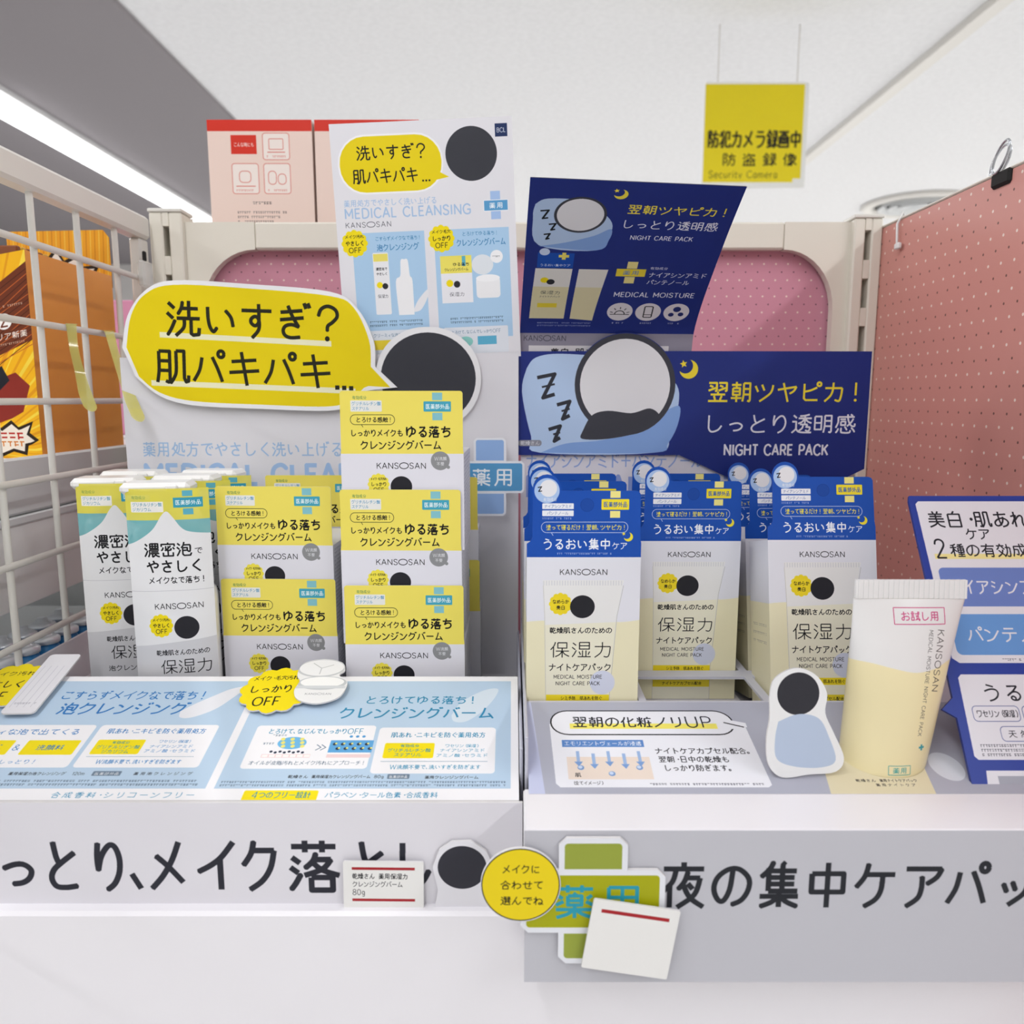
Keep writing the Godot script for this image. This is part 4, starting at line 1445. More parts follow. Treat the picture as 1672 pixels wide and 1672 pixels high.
func film_print() -> void:
	var s := sheet(58, 182, 6, Color(0.90, 0.86, 0.34, 0.88))
	s.rect(0, 22, 58, 20, Color(0.47, 0.72, 0.74, 0.88))
	var w := C("e6e6e8")
	s.poly(Sheet.curve(V([-4, 40, 6, 37, 18, 29, 25, 19, 29, 16, 33, 20, 39, 28, 46, 31, 62, 33]), 6) + V([62, 190, -4, 190]), w)
	s.say("有効成分", 4.5, 15, 6, 2.4, C("7c9a4e"), 9)
	s.rrect(4, 9, 23, 7.4, 0.5, C("eceae6"))
	s.say("グリチルリチン酸", 5, 26, 11, 2.6, C("3a86a4"), 8)
	s.say("ジカリウム", 5, 18.5, 14.4, 2.5, C("3a86a4"), 8)
	s.rect(40.5, 1.5, 7, 17, C("5fb0c4"))
	s.rect(33, 5.6, 22, 8.6, Color(0.90, 0.86, 0.34, 0.88))
	s.rect(34, 6.4, 20, 7, C("3b9cb6"))
	s.say("医薬部外品", 35.2, 52.8, 9.9, 3.4, C("e8f2f2"), 11)
	s.say("濃密泡", 11, 45, 43, 10.5, INK, 10.5)
	s.say("で", 46, 52, 44.5, 5, INK, 9)
	s.say("やさしく", 11.5, 52, 55, 9.6, INK, 12)
	s.say("メイクなで落ち！", 13, 52, 65, 5, INK, 11)
	s.rect(0, 72.5, 58, 0.3, C("c4c4ca"))
	s.brand(16, 51, 84, 4, INK)
	octo(s, 20, 98, 8.6, "メイク汚れ", "やさしく", "OFF")
	s.disc(38, 100, 8.8, C("26262c"), 0.95)
	s.poly(V([0, 113, 58, 108, 58, 182, 0, 182]), C("cfcfd3"))
	s.say("乾燥肌さんのための", 15, 53, 118, 4.2, INK, 10)
	s.say("保湿力", 17, 55, 128.5, 11, INK, 6)
	s.say("泡クレンジング", 15, 53, 141, 4.6, INK, 9)
	var m := printed("film_print", s, 0.3)
	m.transparency = BaseMaterial3D.TRANSPARENCY_ALPHA


func foam_bottle() -> Node3D:
	var t := thing("foam_bottle", Vector3.ZERO, "foam", "bottle", "white foam cleansing bottles")
	var oval := func(a: float, b: float, y: float) -> Array:
		var r := []
		for k in 36:
			var c := cos(TAU * k / 36)
			var n := sin(TAU * k / 36)
			r.append(Vector3(a * signf(c) * pow(absf(c), 0.75), y, b * signf(n) * pow(absf(n), 0.75)))
		return r
	var body := Mb.new()
	body.loft(M.plastic_white, [oval.call(0.024, 0.014, 0.0), oval.call(0.0275, 0.0175, 0.002), oval.call(0.0285, 0.0185, 0.006), oval.call(0.0285, 0.0185, 0.100), oval.call(0.0275, 0.0175, 0.106), oval.call(0.024, 0.0155, 0.109)])
	part("bottle_body", body, t)
	var cap := Mb.new()
	cap.loft(M.cap_white, [oval.call(0.0255, 0.0165, 0.109), oval.call(0.026, 0.017, 0.111), oval.call(0.0255, 0.0165, 0.150), oval.call(0.024, 0.015, 0.1535), oval.call(0.012, 0.008, 0.155)])
	var lid := part("cap", cap, t)
	var pump := Mb.new()
	pump.lathe(M.cap_white, [[0.007, 0.154], [0.007, 0.176], [0.006, 0.178]], 16)
	pump.cbox(M.cap_white, Vector3(-0.006, 0.1815, 0.004), Vector3(0.047, 0.0085, 0.026), 0.003)
	pump.cbox(M.cap_white, Vector3(0.006, 0.1825, 0.0175), Vector3(0.008, 0.004, 0.003), 0.001)
	part("pump_head", pump, lid)
	var film := Mb.new()
	var n := 18
	var last := Vector3.ZERO
	for k in n + 1:
		var x := lerpf(-0.0255, 0.0295, float(k) / n)
		var at := Vector3(x, 0, 0.0196 - 0.0055 * pow(absf(x) / 0.029, 3.0))
		if k > 0:
			film.quad(M.film_print, last + Vector3(0, 0.182, 0), at + Vector3(0, 0.182, 0), at, last, Rect2(float(k - 1) / n, 0, 1.0 / n, 1), 1)
		last = at
	part("film_wrapper", film, t)
	return t


func night_prints() -> void:
	# the whole front: 75 x 176, tab from 0 to 11, card from 11 to 55, box from 55 to 176
	var blue := C("1d50ae")
	var s := sheet(75, 176, 7, C("e3e4ec"))
	s.rect(0, 0, 75, 55, blue)
	var o := 11.0
	s.poly(Sheet.curve(V([-2, 99, 14, 98, 30, 101, 46, 97, 62, 99, 78, 97]), 5) + V([78, 180, -2, 180]), C("ece6c4"))
	# pillow tab: plain pale disc
	s.disc(13, 11, 8.2, C("a9c4ea"))
	s.disc(14, 9.5, 5.6, C("e6e6ea"))
	s.line(V([7, 9, 9.5, 8.4, 7.6, 11.5, 9.8, 11.2]), 0.6, INK)
	s.say("有効成分", 10.5, 19.5, o + 5.8, 2.4, C("e8eaf2"), 9)
	s.rrect(10, o + 8.3, 20.5, 3.8, 0.5, C("eceef4"))
	s.say("ナイアシンアミド", 11.2, 29.2, o + 10.2, 2.2, C("4a62a8"), 8)
	s.rrect(10, o + 12.9, 20.5, 3.8, 0.5, C("eceef4"))
	s.say("パンテノール", 13, 27, o + 14.8, 2.2, C("4a62a8"), 8)
	s.fine(10, 30, o + 18.2, 1.4, C("b9c6e4"), 3)
	s.outline(Sheet.rounded(35, o + 5.2, 8.4, 8.4, 4.1, 8), 0.4, C("163f8e"))
	s.disc(39.2, o + 9.4, 3.9, C("1b49a0"))
	little_cross(s, 48.5, o + 0.2, 18, 17.6, 6.6, C("f0dc32"), C("efe58c"), C("3f63a4"), 7)
	s.outline(Sheet.rounded(9.5, o + 20.6, 56.5, 7, 3.4), 0.35, C("c9d4ec"))
	s.line(V([16, o + 27.6, 17.2, o + 29.6]), 0.35, C("c9d4ec"))
	s.say("塗って寝るだけ！", 12.5, 37, o + 24.1, 3.7, C("eedf52"), 10)
	s.say("翌朝、ツヤピカ！", 38.5, 64, o + 24.1, 3.7, C("eedf52"), 10)
	s.moon(66.5, o + 30.5, 3, C("eedf3c"))
	s.star(63.4, o + 28.4, 1.3, C("eedf3c"))
	s.say("うるおい集中", 9.5, 55, o + 35.2, 7.4, C("f0f2f8"), 11)
	s.say("ケア", 55.5, 66, o + 36.4, 4.8, C("f0f2f8"), 10)
	s.fine(20, 56, o + 41.6, 1.3, C("b9c6e4"), 7)
	s.brand(21.5, 53.5, o + 54, 3.7, INK)
	# the tube picture
	s.poly(V([10.6, o + 59.5, 64.2, o + 59.5, 63.2, o + 63.5, 60, o + 84, 56, o + 139, 56, 176, 13, 176, 13, o + 139, 12, o + 84, 11, o + 63.5]), C("e9e9e8"))
	s.poly(V([12.05, o + 90, 59.3, o + 88, 56, o + 139, 56, 176, 13, 176, 13, o + 139]), C("ece9d4"))
	for i in 30:
		s.rect(11 + i * 1.77, o + 59.8, 0.6, 3.2, C("d4d5da"))
	s.line(V([64, o + 63, 60, o + 84, 56, o + 139, 56, 176]), 0.35, C("bdbdb8"))
	s.line(V([11, o + 63, 12, o + 84, 13, o + 139, 13, 176]), 0.35, C("c9c8c0"))
	s.badge(22.4, o + 75.6, 7.7, C("eed72a"), 12)
	s.say("なめらか", 17, 28, o + 74, 2.9, INK, 11)
	s.say("美白", 19.5, 25.5, o + 78, 2.9, INK, 11)
	s.disc(37, o + 77.5, 8.2, C("26262c"), 0.95)
	s.say("乾燥肌さんのための", 15, 57, o + 93.7, 4.2, INK, 12)
	s.say("保湿力", 14.5, 58, o + 107, 11.5, INK, 6)
	s.say("ナイトケアパック", 14.5, 57, o + 119.3, 5.2, INK, 11)
	s.disc(51, o + 130, 8.4, C("d3d8ea"))
	s.say("MEDICAL MOISTURE", 18, 51, o + 126, 2.5, INK, 12)
	s.say("NIGHT CARE PACK", 19.5, 49.5, o + 130.6, 2.5, INK, 12)
	s.rect(13.2, o + 138.6, 42.6, 4.8, C("eed82c"))
	s.say("シミ予防", 23, 33, o + 141, 2.7, INK, 9)
	s.say("肌あれを防ぐ", 36, 51, o + 141, 2.7, INK, 9)
	s.rect(13.2, o + 150, 42.6, 5.4, C("ead636"))
	s.say("ナイトケアカプセル配合", 20, 50, o + 152.7, 2.6, INK, 9)
	printed("night_front_print", s, 0.4)
	var d := sheet(42, 121, 4, C("e0e1e8"))
	d.rect(0, 44, 42, 77, C("ece6c4"))
	d.fine(6, 36, 60, 2, C("a9a594"), 5)
	d.fine(6, 36, 66, 2, C("a9a594"), 6)
	d.fine(6, 36, 72, 2, C("a9a594"), 7)
	printed("night_side_print", d, 0.42)


func night_box() -> Node3D:
	var t := thing("night_pack_box", Vector3.ZERO, "night", "box", "blue and cream night pack boxes")
	var h := 0.121
	var w := 0.0375
	var z := 0.021
	var body := Mb.new()
	body.quad(M.night_front_print, Vector3(-w, h, z), Vector3(w, h, z), Vector3(w, 0, z), Vector3(-w, 0, z), Rect2(0, 55.0 / 176, 1, 121.0 / 176))
	body.quad(M.night_side_print, Vector3(w, h, z), Vector3(w, h, -z), Vector3(w, 0, -z), Vector3(w, 0, z))
	body.quad(M.night_side_print, Vector3(-w, h, -z), Vector3(-w, h, z), Vector3(-w, 0, z), Vector3(-w, 0, -z))
	body.quad(M.night_side_print, Vector3(w, h, -z), Vector3(-w, h, -z), Vector3(-w, 0, -z), Vector3(w, 0, -z))
	body.quad(M.card_white, Vector3(-w, h, -z), Vector3(w, h, -z), Vector3(w, h, z), Vector3(-w, h, z))
	body.quad(M.card_white, Vector3(-w, 0, z), Vector3(w, 0, z), Vector3(w, 0, -z), Vector3(-w, 0, -z))
	part("carton", body, t)
	var q := V([0, 55, 0, 46, 2.2, 44.5, 3.6, 42, 4, 14])
	for i in 11:
		q.append(Vector2(13, 10) + Vector2.from_angle(PI + PI * i / 10 * 1.02) * Vector2(9.3, 9.6))
	q.append_array(V([24, 11, 71, 11, 73, 11.8, 74, 13.5, 74.4, 42, 75, 46, 75, 55]))
	var card := Mb.new()
	card.card(M.night_front_print, M.navy, q, Vector2(75, 176), Vector2(37.5, 55), 0.0005)
	part("hang_card", card, t, Vector3(0, h, z - 0.0003))
	return t


func tester_print() -> void:
	var s := sheet(70, 120, 8, C("e6e5e4"))
	s.poly(Sheet.curve(V([-3, 47, 12, 48, 26, 51, 38, 53, 50, 51, 60, 47, 73, 45]), 6) + V([73, 125, -3, 125]), C("eee2b4"))
	for i in 44:
		s.rect(1 + i * 1.56, 0.8, 0.5, 8.4, C("d3d3d2"))
	var pink := C("c43c78")
	s.outline(Sheet.rounded(27, 16, 30, 9.5, 0.3), 0.5, pink)
	s.say("お試し用", 30.5, 53.5, 20.8, 5.6, pink, 10)
	var dn := Vector2(-0.15, 1).normalized()
	# lettering that runs down the tube
	for g in [["KANSOSAN", 37.0, 4.0, Vector2(56.5, 29)], ["MEDICAL MOISTURE NIGHT CARE PACK", 62.0, 2.3, Vector2(49.6, 29)]]:
		var across := dn
		var total := 0.0
		for ch in g[0]:
			total += s.unit(ch)
		var step: float = g[1] / total
		var p: Vector2 = g[3]
		var down := Vector2(-across.y, across.x)
		for ch in g[0]:
			var w: float = minf(ROMAN[ch][0] / 100.0 * step, g[2] * 1.3 * ROMAN[ch][0] / 100.0)
			s.glyph(ROMAN[ch][1], p.x, p.y, w * 100.0 / ROMAN[ch][0], g[2], g[2] * 0.11, C("4c4a48"), across, down)
			p += across * s.unit(ch) * step
	s.rect(40.4, 95, 1.2, 3.6, C("3a9aa0"))
	s.rect(39.2, 96.2, 3.6, 1.2, C("3a9aa0"))
	s.outline(Sheet.rounded(21, 107, 13, 5.4, 0.3), 0.4, C("4aa39e"))
	s.say("薬用", 23, 32, 109.7, 3.6, C("4aa39e"), 10)
	var m := printed("tester_print", s, 0.28)
	m.clearcoat_enabled = true
	m.clearcoat = 0.4
	m.clearcoat_roughness = 0.15


func tester_tube() -> void:
	tester_print()
	var t := thing("tester_tube", P(0.2245, -0.2185, 0.4405), "white and cream tester tube standing cap down in the sloping panel", "tube")
	var rings := []
	var prof := [[-0.006, 0.0245, 0.0175], [0.0, 0.0252, 0.0178], [0.02, 0.0266, 0.0170], [0.045, 0.0283, 0.0145], [0.07, 0.0302, 0.0098], [0.09, 0.0318, 0.0048], [0.1005, 0.0328, 0.0016]]
	for p in prof:
		var r := []
		for k in 40:
			r.append(Vector3(cos(TAU * k / 40) * p[1] + p[0] * 0.13, p[0], sin(TAU * k / 40) * p[2]))
		rings.append(r)
	var body := Mb.new()
	body.loft(M.tester_print, rings, true, Rect2(-0.0245, 0.1115, 0.07, 0.12))
	part("tube_body", body, t)
	var crimp := Mb.new()
	for i in 44:
		var x := lerpf(-0.0325, 0.0325, (i + 0.5) / 44)
		var wv := 0.0016 if i % 2 else 0.0012
		crimp.cbox(M.plastic_white, Vector3(x + 0.0136, 0.1062, 0), Vector3(0.0652 / 44, 0.0112, wv * 2), 0.0001)
	part("crimped_end", crimp, t)
	var cap := Mb.new()
	cap.lathe(M.cap_white, [[0.015, -0.028], [0.0165, -0.027], [0.0165, -0.0065], [0.015, -0.006]], 28)
	part("cap", cap, t)
	t.rotation_degrees = Vector3(-4, -2, 0.3)


func stock() -> void:
	balm_prints()
	film_print()
	night_prints()
	# cleansing balm: two columns in front, two behind
	var y0 := -0.244
	var box := balm_box()
	var cols := [[-0.0772, 0.535, 3, "right front", -0.4], [-0.1722, 0.555, 2, "left front", -1.6], [-0.070, 0.622, 2, "right rear", 0.6], [-0.1625, 0.6375, 2, "left rear", 0.5]]
	var first := true
	for c in cols:
		for i in c[2]:
			var tier: String = ["bottom", "middle" if c[2] == 3 else "top", "top"][i]
			var label := "yellow topped balm box, %s of the %s stack" % [tier, c[3]]
			var at := P(c[0] + [0.0, -0.001, 0.0005][i], y0 + 0.0686 * i, c[1] + 0.0375 + i * 0.0016)
			var o: Node3D = box
			if first:
				box.position = at
				box.set_meta("label", label)
				first = false
			else:
				o = copy_of(box, "balm_box", at, label)
			o.rotation_degrees.y = c[4] + [0.3, -0.4, 0.2][i]
	# foam bottles
	var bot := foam_bottle()
	var spots := [[-0.2460, 0.5495, 9.0, "white foam bottle in front, its film wrapper in full view"], [-0.2985, 0.582, 9.0, "white foam bottle half hidden at the far left of the front row"], [-0.2470, 0.600, 4.0, "foam bottle directly behind the front bottle"], [-0.3040, 0.634, 2.0, "foam bottle at the back left next to the wire grid"], [-0.2420, 0.6415, -3.0, "foam bottle at the back next to the balm boxes"]]
	for i in spots.size():
		var p: Array = spots[i]
		var o: Node3D = bot
		if i == 0:
			bot.position = P(p[0], y0, p[1])
			bot.set_meta("label", p[3])
		else:
			o = copy_of(bot, "foam_bottle", P(p[0], y0, p[1]), p[3])
		o.rotation_degrees.y = p[2]
	# night packs in the slots: upright at the left and middle, leaning back at the right
	var nb := night_box()
	var rows := [[0.0472, 0.4955, 0.0, "blue topped night pack box standing in the left front slot"], [0.0465, 0.5535, 0.0, "night pack box behind the left front one"], [0.0465, 0.6105, 0.0, "night pack box at the back of the left column"], [0.130, 0.5535, 0.0, "night pack box standing alone behind the empty middle slot"], [0.1295, 0.6105, 0.0, "night pack box at the back of the middle column"], [0.215, 0.4995, -12.0, "night pack box leaning back at the right, behind the tester"], [0.2175, 0.5570, -12.5, "leaning night pack box second in the right column"], [0.2165, 0.6125, -12.5, "leaning night pack box at the back of the right column"]]
	for i in rows.size():
		var p: Array = rows[i]
		var at := P(p[0], -0.2342 if p[2] < 0 and p[1] > 0.55 else -0.2242, p[1] + 0.021)
		var o: Node3D = nb
		if i == 0:
			nb.set_meta("label", p[3])
		else:
			o = copy_of(nb, "night_pack_box", at, p[3])
		o.position = at
		if p[2] < 0:
			# turn about the lower back edge so that it stays on the floor of the slot
			var a := deg_to_rad(p[2])
			o.rotation_degrees.x = p[2]
			o.position = at + Vector3(0, 0.021 * sin(-a) , 0.0)
	tester_tube()


# ---------------------------------------------------------------- posters behind the displays and packs on the bay's top
func white_poster_print() -> StandardMaterial3D:
	var s := sheet(148, 210, 5, C("e2e1e6"))
	var b := C("a4c0e0")
	# balloon
	s.rrect(5, 9, 86, 46, 22, C("f0eff2"))
	s.rrect(6.5, 10.5, 83, 43, 20.5, C("e6cf12"))
	s.poly(V([84, 38, 95, 44, 84, 46]), C("e6cf12"))
	s.say("洗いすぎ？", 20, 76, 23, 12, INK, 9)
	s.say("肌パキパキ", 16, 70, 41, 12, INK, 9)
	for i in 3:
		s.rect(73 + i * 2.6, 45.4, 1.4, 1.4, INK)
	s.disc(114, 27, 21, C("3a3b42"))
	s.rect(134, 5, 10, 10, C("26355e"))
	s.say("BCL", 135.2, 142.8, 10, 3.4, C("d8dce6"), 12)
	s.say("薬用処方でやさしく洗い上げる", 7, 84, 61.5, 5.6, b, 9)
	s.say("MEDICAL CLEANSING", 7, 112, 69.5, 7.6, b, 15)
	s.brand(7, 46, 78.5, 4, C("5a5b64"))
	s.rect(128, 56.5, 8, 22, C("a4c0e8"))
	s.rrect(122, 63.2, 20.5, 9, 0.8, C("eceef4"))
	s.rect(122.6, 63.8, 19.3, 7.8, C("5a9ccb"))
	s.say("薬用", 126, 138.5, 67.7, 4.6, C("eef2f6"), 11)
	var pale := C("aacbe8")
	s.rect(12, 85, 60, 88, pale)
	s.rect(80, 85, 62, 88, pale)
	octo(s, 14, 93, 11, "メイク汚れ", "やさしく", "OFF")
	octo(s, 86, 92, 11, "メイク毛穴", "しっかり", "OFF")
	s.say("こすらずメイクなで落ち！", 31, 68, 90, 3.4, C("3f7fb4"), 8)
	s.say("泡クレンジング", 32, 67, 97, 5.6, C("3f7fb4"), 10)
	s.say("とろけてゆる落ち！", 103, 132, 89, 3.4, C("3f7fb4"), 8)
	s.say("クレンジングバーム", 98, 139, 96, 5.6, C("3f7fb4"), 10)
	# pictures of the goods
	s.rrect(28, 101, 13, 50, 1.2, C("e9e9ec"))
	s.rect(28.5, 102, 12, 6, C("e9dc6c"))
	s.say("濃密泡で", 30, 39.5, 114, 2.4, INK, 10)
	s.say("やさしく", 30, 39.5, 118, 2.4, INK, 10)
	octo(s, 32.5, 127, 2.6, "", "", "")
	s.disc(37, 128, 2.4, C("2b2b30"))
	s.say("保湿力", 30, 39, 136, 3, C("5a5b64"), 8)
	s.poly(Sheet.curve(V([47, 152, 46, 125, 50, 120, 51, 108, 54, 107, 57, 108, 58, 120, 60, 125, 60, 152])), C("eeeef0"))
	s.poly(Sheet.curve(V([60, 147, 64, 140, 72, 132, 72, 138, 66, 148, 60, 150])), C("e6e6ea"))
	s.rect(84, 106, 26, 38, C("e9e9ee"))
	s.rect(84, 106, 26, 14, C("ecdf66"))
	s.rect(102, 106.5, 3, 8, C("5fb0c4"))
	s.say("ゆる落ち", 94, 108, 113, 2.8, INK, 10)
	s.say("クレンジングバーム", 87, 107, 117, 2.4, INK, 9)
	octo(s, 91, 128, 3, "", "", "")
	s.disc(97, 129, 2.7, C("2b2b30"))
	s.say("保湿力", 90, 103, 137, 3.4, C("5a5b64"), 8)
	s.disc(119, 114, 9, C("dfe4ea"), 0.9)
	s.rrect(113, 124, 20, 17, 3, C("eeeef0"))
	s.disc(123, 125, 10, C("f4f4f6"), 0.3)
	s.disc(131, 108, 5.2, C("f0f0f2"))
	s.fine(127.5, 134.5, 108, 1.4, C("50545c"), 4)
	for i in 2:
		s.fine(22, 66, 157 + i * 3, 1.8, C("42566c"), 30 + i)
		s.fine(90, 134, 157 + i * 3, 1.8, C("42566c"), 34 + i)
	s.rrect(16, 164, 52, 44, 1, C("dfe4ec"))
	s.rrect(84, 164, 54, 22, 1, C("dfe4ec"))
	s.rrect(84, 189, 54, 20, 1, C("dfe4ec"))
	s.say("クリーミィな泡で出てくる", 24, 60, 168, 3, C("5d7f9c"), 8)
	s.rect(19, 172, 20, 8, C("ebd23a"))
	s.rect(44, 172, 20, 8, C("ebd23a"))
	s.say("とろけて、なじんでしっかりOFF", 90, 132, 168, 3, C("5d7f9c"), 8)
	s.disc(102, 176, 6, C("8fcfc8"), 0.7)
	s.rect(112, 172, 16, 7, C("5fb0d0"))
	s.say("肌あれを防ぐ薬用処方", 98, 132, 193, 3, C("5d7f9c"), 8)
	return printed("white_poster_print", s, 0.35)


func blue_poster_print() -> StandardMaterial3D:
	var s := sheet(148, 210, 5, C("24327c"))
	var w := C("e4e5ee")
	var y := C("efdc48")
	s.rect(0, 172, 148, 38, C("8f8c9c"))
	s.brand(3, 40, 177, 5, C("4a4a58"))
	s.rect(8, 184, 120, 26, C("d8d6da"))
	s.say("美白・肌あれケア", 26, 90, 190, 7, INK, 12)
	s.poly(Sheet.curve(V([5, 26, 4, 40, 10, 70, 54, 74, 62, 56, 60, 40, 40, 22, 14, 20, 5, 26])), C("b4cbea"))
	s.poly(Sheet.curve(V([10, 71, 30, 66, 50, 58, 62, 50, 62, 62, 54, 74, 10, 71])), C("84a6dc"))
	s.disc(38, 36, 19, C("3f4048"))
	s.disc(38, 36, 17, C("e3e3e6"))
	for z in [[9, 32, 6, 9], [16, 46, 5, 7], [13, 57, 4.5, 6]]:
		s.line(V([z[0], z[1] + 1, z[0] + z[2], z[1], z[0] + 2, z[1] + z[3], z[0] + z[2], z[1] + z[3] - 1]), 1.4, INK)
	s.moon(64, 13, 5, y)
	s.star(60.5, 9.5, 2.2, y)
	s.say("翌朝ツヤピカ！", 70, 141, 28, 10, y, 10)
	s.say("しっとり透明感", 68, 139, 44, 10, w, 9)
	s.say("NIGHT CARE PACK", 77, 124, 58.5, 4.6, w, 14)
	# pictures of box and tube
	s.rect(10, 78, 28, 17, C("1d50ae"))
	s.disc(15, 77, 4, C("c6d6ee"))
	s.say("うるおい集中ケア", 12, 36, 92, 3, w, 10)
	s.rect(26, 80, 8, 3, C("efe06a"))
	s.rect(28.6, 77.5, 3, 8, C("efe06a"))
	s.poly(V([9, 96, 38, 96, 36, 156, 7, 156]), C("e4e2dc"))
	s.poly(V([8.2, 118, 37.2, 118, 36, 156, 7, 156]), C("ded6ac"))
	octo(s, 17, 110, 3.4, "", "", "")
	s.disc(22, 112, 3.2, C("2b2b30"))
	s.say("保湿力", 14, 31, 125, 4.4, C("5a5b54"), 8)
	s.say("ナイトケアパック", 14, 31, 130, 2.4, C("5a5b54"), 8)
	s.rect(13, 138, 16, 5, C("e6d13c"))
	s.poly(V([43, 96, 66, 96, 60, 158, 41, 156]), C("e2dfd6"))
	s.poly(V([42.3, 118, 63.8, 118, 60, 158, 41, 156]), C("ddd5ac"))
	for i in 2:
		s.fine(14, 60, 161 + i * 3, 1.5, C("aab2d4"), 40 + i)
	s.rect(80, 86, 8, 26, C("e8da8e"))
	s.rect(72, 94, 24, 10, C("2a3a86"))
	s.rect(72.5, 94.5, 23, 9, C("e6d13c"))
	s.say("薬用", 77, 91, 99, 5.4, C("6a86b4"), 10)
	s.say("有効成分", 98, 112, 93, 3.4, w, 9)
	s.say("ナイアシンアミド", 98, 144, 101, 6, w, 10)
	s.say("パンテノール", 98, 132, 110, 6, w, 10)
	s.say("MEDICAL MOISTURE", 74, 140, 126, 5.6, w, 14)
	for i in 3:
		var cx := 82.0 + i * 23.5
		s.disc(cx, 147, 10.6, C("dcd8dc"))
		if i == 0:
			s.outline(Sheet.rounded(cx - 4, 146, 8, 8, 4), 0.8, INK)
			s.rect(cx - 6, 150, 12, 5, C("dcd8dc"))
			for k in 5:
				var a := PI + PI * (k + 0.5) / 5
				s.line(PackedVector2Array([Vector2(cx, 150) + Vector2.from_angle(a) * 6, Vector2(cx, 150) + Vector2.from_angle(a) * 8.4]), 0.7, INK)
			s.rect(cx - 8, 150, 16, 0.7, INK)
		elif i == 1:
			s.outline(Sheet.rounded(cx - 3.4, 140.5, 6.8, 13, 1), 0.9, INK)
			s.rect(cx - 3, 150, 6, 0.7, INK)
		else:
			s.disc(cx, 143.5, 3.2, C("26306a"))
			s.disc(cx - 4, 150, 2.3, C("26306a"))
			s.disc(cx + 4, 149.5, 2.3, C("26306a"))
		s.fine(cx - 5, cx + 5, 160.5, 1.8, C("c2c6dc"), 50 + i)
	return printed("blue_poster_print", s, 0.35)


func leaflet_print(n: int) -> StandardMaterial3D:
	var s := sheet(118, 165, 4, C("f0d9ce"))
	var red := C("d8392a")
	s.rect(0, 0, 118, 12, red)
	s.rect(26, 16, 29, 20, red)
	s.say("こんな時にも", 29, 52, 26, 4.6, C("f4e6e0"), 10)
	var line := C("d87a6c")
	for p in [[62, 14, 30, 28], [26, 46, 30, 32], [62, 46, 30, 32]]:
		s.rrect(p[0], p[1], p[2], p[3], 3, C("f4e9e2"))
		s.outline(Sheet.rounded(p[0], p[1], p[2], p[3], 3), 0.8, line)
		s.fine(p[0] + 4, p[0] + p[2] - 4, p[1] + p[3] - 3.5, 2.4, line, int(p[0]))
	# plain little pictograms: a screen on its stand, and two rounded shapes
	s.outline(Sheet.rounded(69, 20, 16, 11, 1), 0.8, line)
	s.line(V([67, 34, 87, 34]), 1, line)
	s.outline(Sheet.rounded(34, 54, 13, 12, 4), 0.8, line)
	s.line(V([30, 70, 52, 70]), 1, line)
	s.outline(Sheet.rounded(67, 54, 9, 14, 4), 0.8, line)
	s.outline(Sheet.rounded(78, 57, 9, 11, 4), 0.8, line)
	s.fine(48, 70, 88, 3.4, C("4a3f3c"), 2)
	for i in 5:
		s.fine(30, 88 - (i % 3) * 8, 98 + i * 5, 2.8, C("6a5c58"), 60 + i + n)
	return printed("leaflet_print_%d" % n, s, 0.4)


func posters() -> void:
	var wp := Mb.new()
	wp.card(white_poster_print(), M.card_edge, V([0, 0, 148, 0, 148, 210, 0, 210]), Vector2(148, 210), Vector2(74, 210), 0.001)
	var o := part("white_poster", wp, null, P(-0.0655, 0.0125, 0.6665), Vector3(1.5, 0, 2.4))
	tag(o, "tall white poster with yellow balloon and pale blue boxes behind the left display", "poster")
	# the blue poster bends forward as it rises
	var m := blue_poster_print()
	var bp := Mb.new()
	var prof := [Vector2(0.674, 0.022), Vector2(0.6735, 0.04), Vector2(0.670, 0.057), Vector2(0.651, 0.078), Vector2(0.619, 0.103), Vector2(0.586, 0.127), Vector2(0.552, 0.149)]
	var fine := Sheet.curve(PackedVector2Array(prof), 4)
	var run := [0.0]
	for i in fine.size() - 1:
		run.append(run[i] + fine[i].distance_to(fine[i + 1]))
	var total: float = run[-1]
	for side in 2:
		for i in fine.size() - 1:
			var t0: float = run[i] / total
			var t1: float = run[i + 1] / total
			var lift := Vector3(0, 0.0006, -0.0006) * side
			var x0 := 0.0055
			var x1 := 0.1535
			var a := P(x0 + 0.007 * t1, fine[i + 1].y, fine[i + 1].x) + lift
			var b := P(x1 + 0.007 * t1, fine[i + 1].y - 0.006 * t1, fine[i + 1].x) + lift
			var c := P(x1 + 0.007 * t0, fine[i].y - 0.006 * t0, fine[i].x) + lift
			var d := P(x0 + 0.007 * t0, fine[i].y, fine[i].x) + lift
			if side == 0:
				bp.quad(m, a, b, c, d, Rect2(0, 1 - t1, 1, t1 - t0), 1)
			else:
				bp.quad(M.card_edge, b, a, d, c, Rect2(0, 0, 1, 1), 1)
	tag(part("blue_poster", bp), "navy poster bending forward above the right display header", "poster")
	# pale pink cartons on top of the bay
	for i in 2:
		var x0 := -0.338 + i * 0.119
		var mb := Mb.new()
		var pr := leaflet_print(i)
		var at := P(x0 + 0.058, 0.14, 0.925)
		mb.quad(pr, Vector3(-0.058, 0.165, 0.02), Vector3(0.058, 0.165, 0.02), Vector3(0.058, 0, 0.02), Vector3(-0.058, 0, 0.02))
		mb.cbox(plain("pink_carton_%d" % i, C("edd5ca"), 0.5), Vector3(0, 0.0825, -0.0003), Vector3(0.116, 0.165, 0.0396), 0.0006)
		var t := thing("pink_carton", at, "pale pink carton with red square on top of the shelf bay" if i == 0 else "pale pink carton on top of the shelf bay, half hidden by the white poster", "carton", "pink cartons on the bay")
		part("box", mb, t)

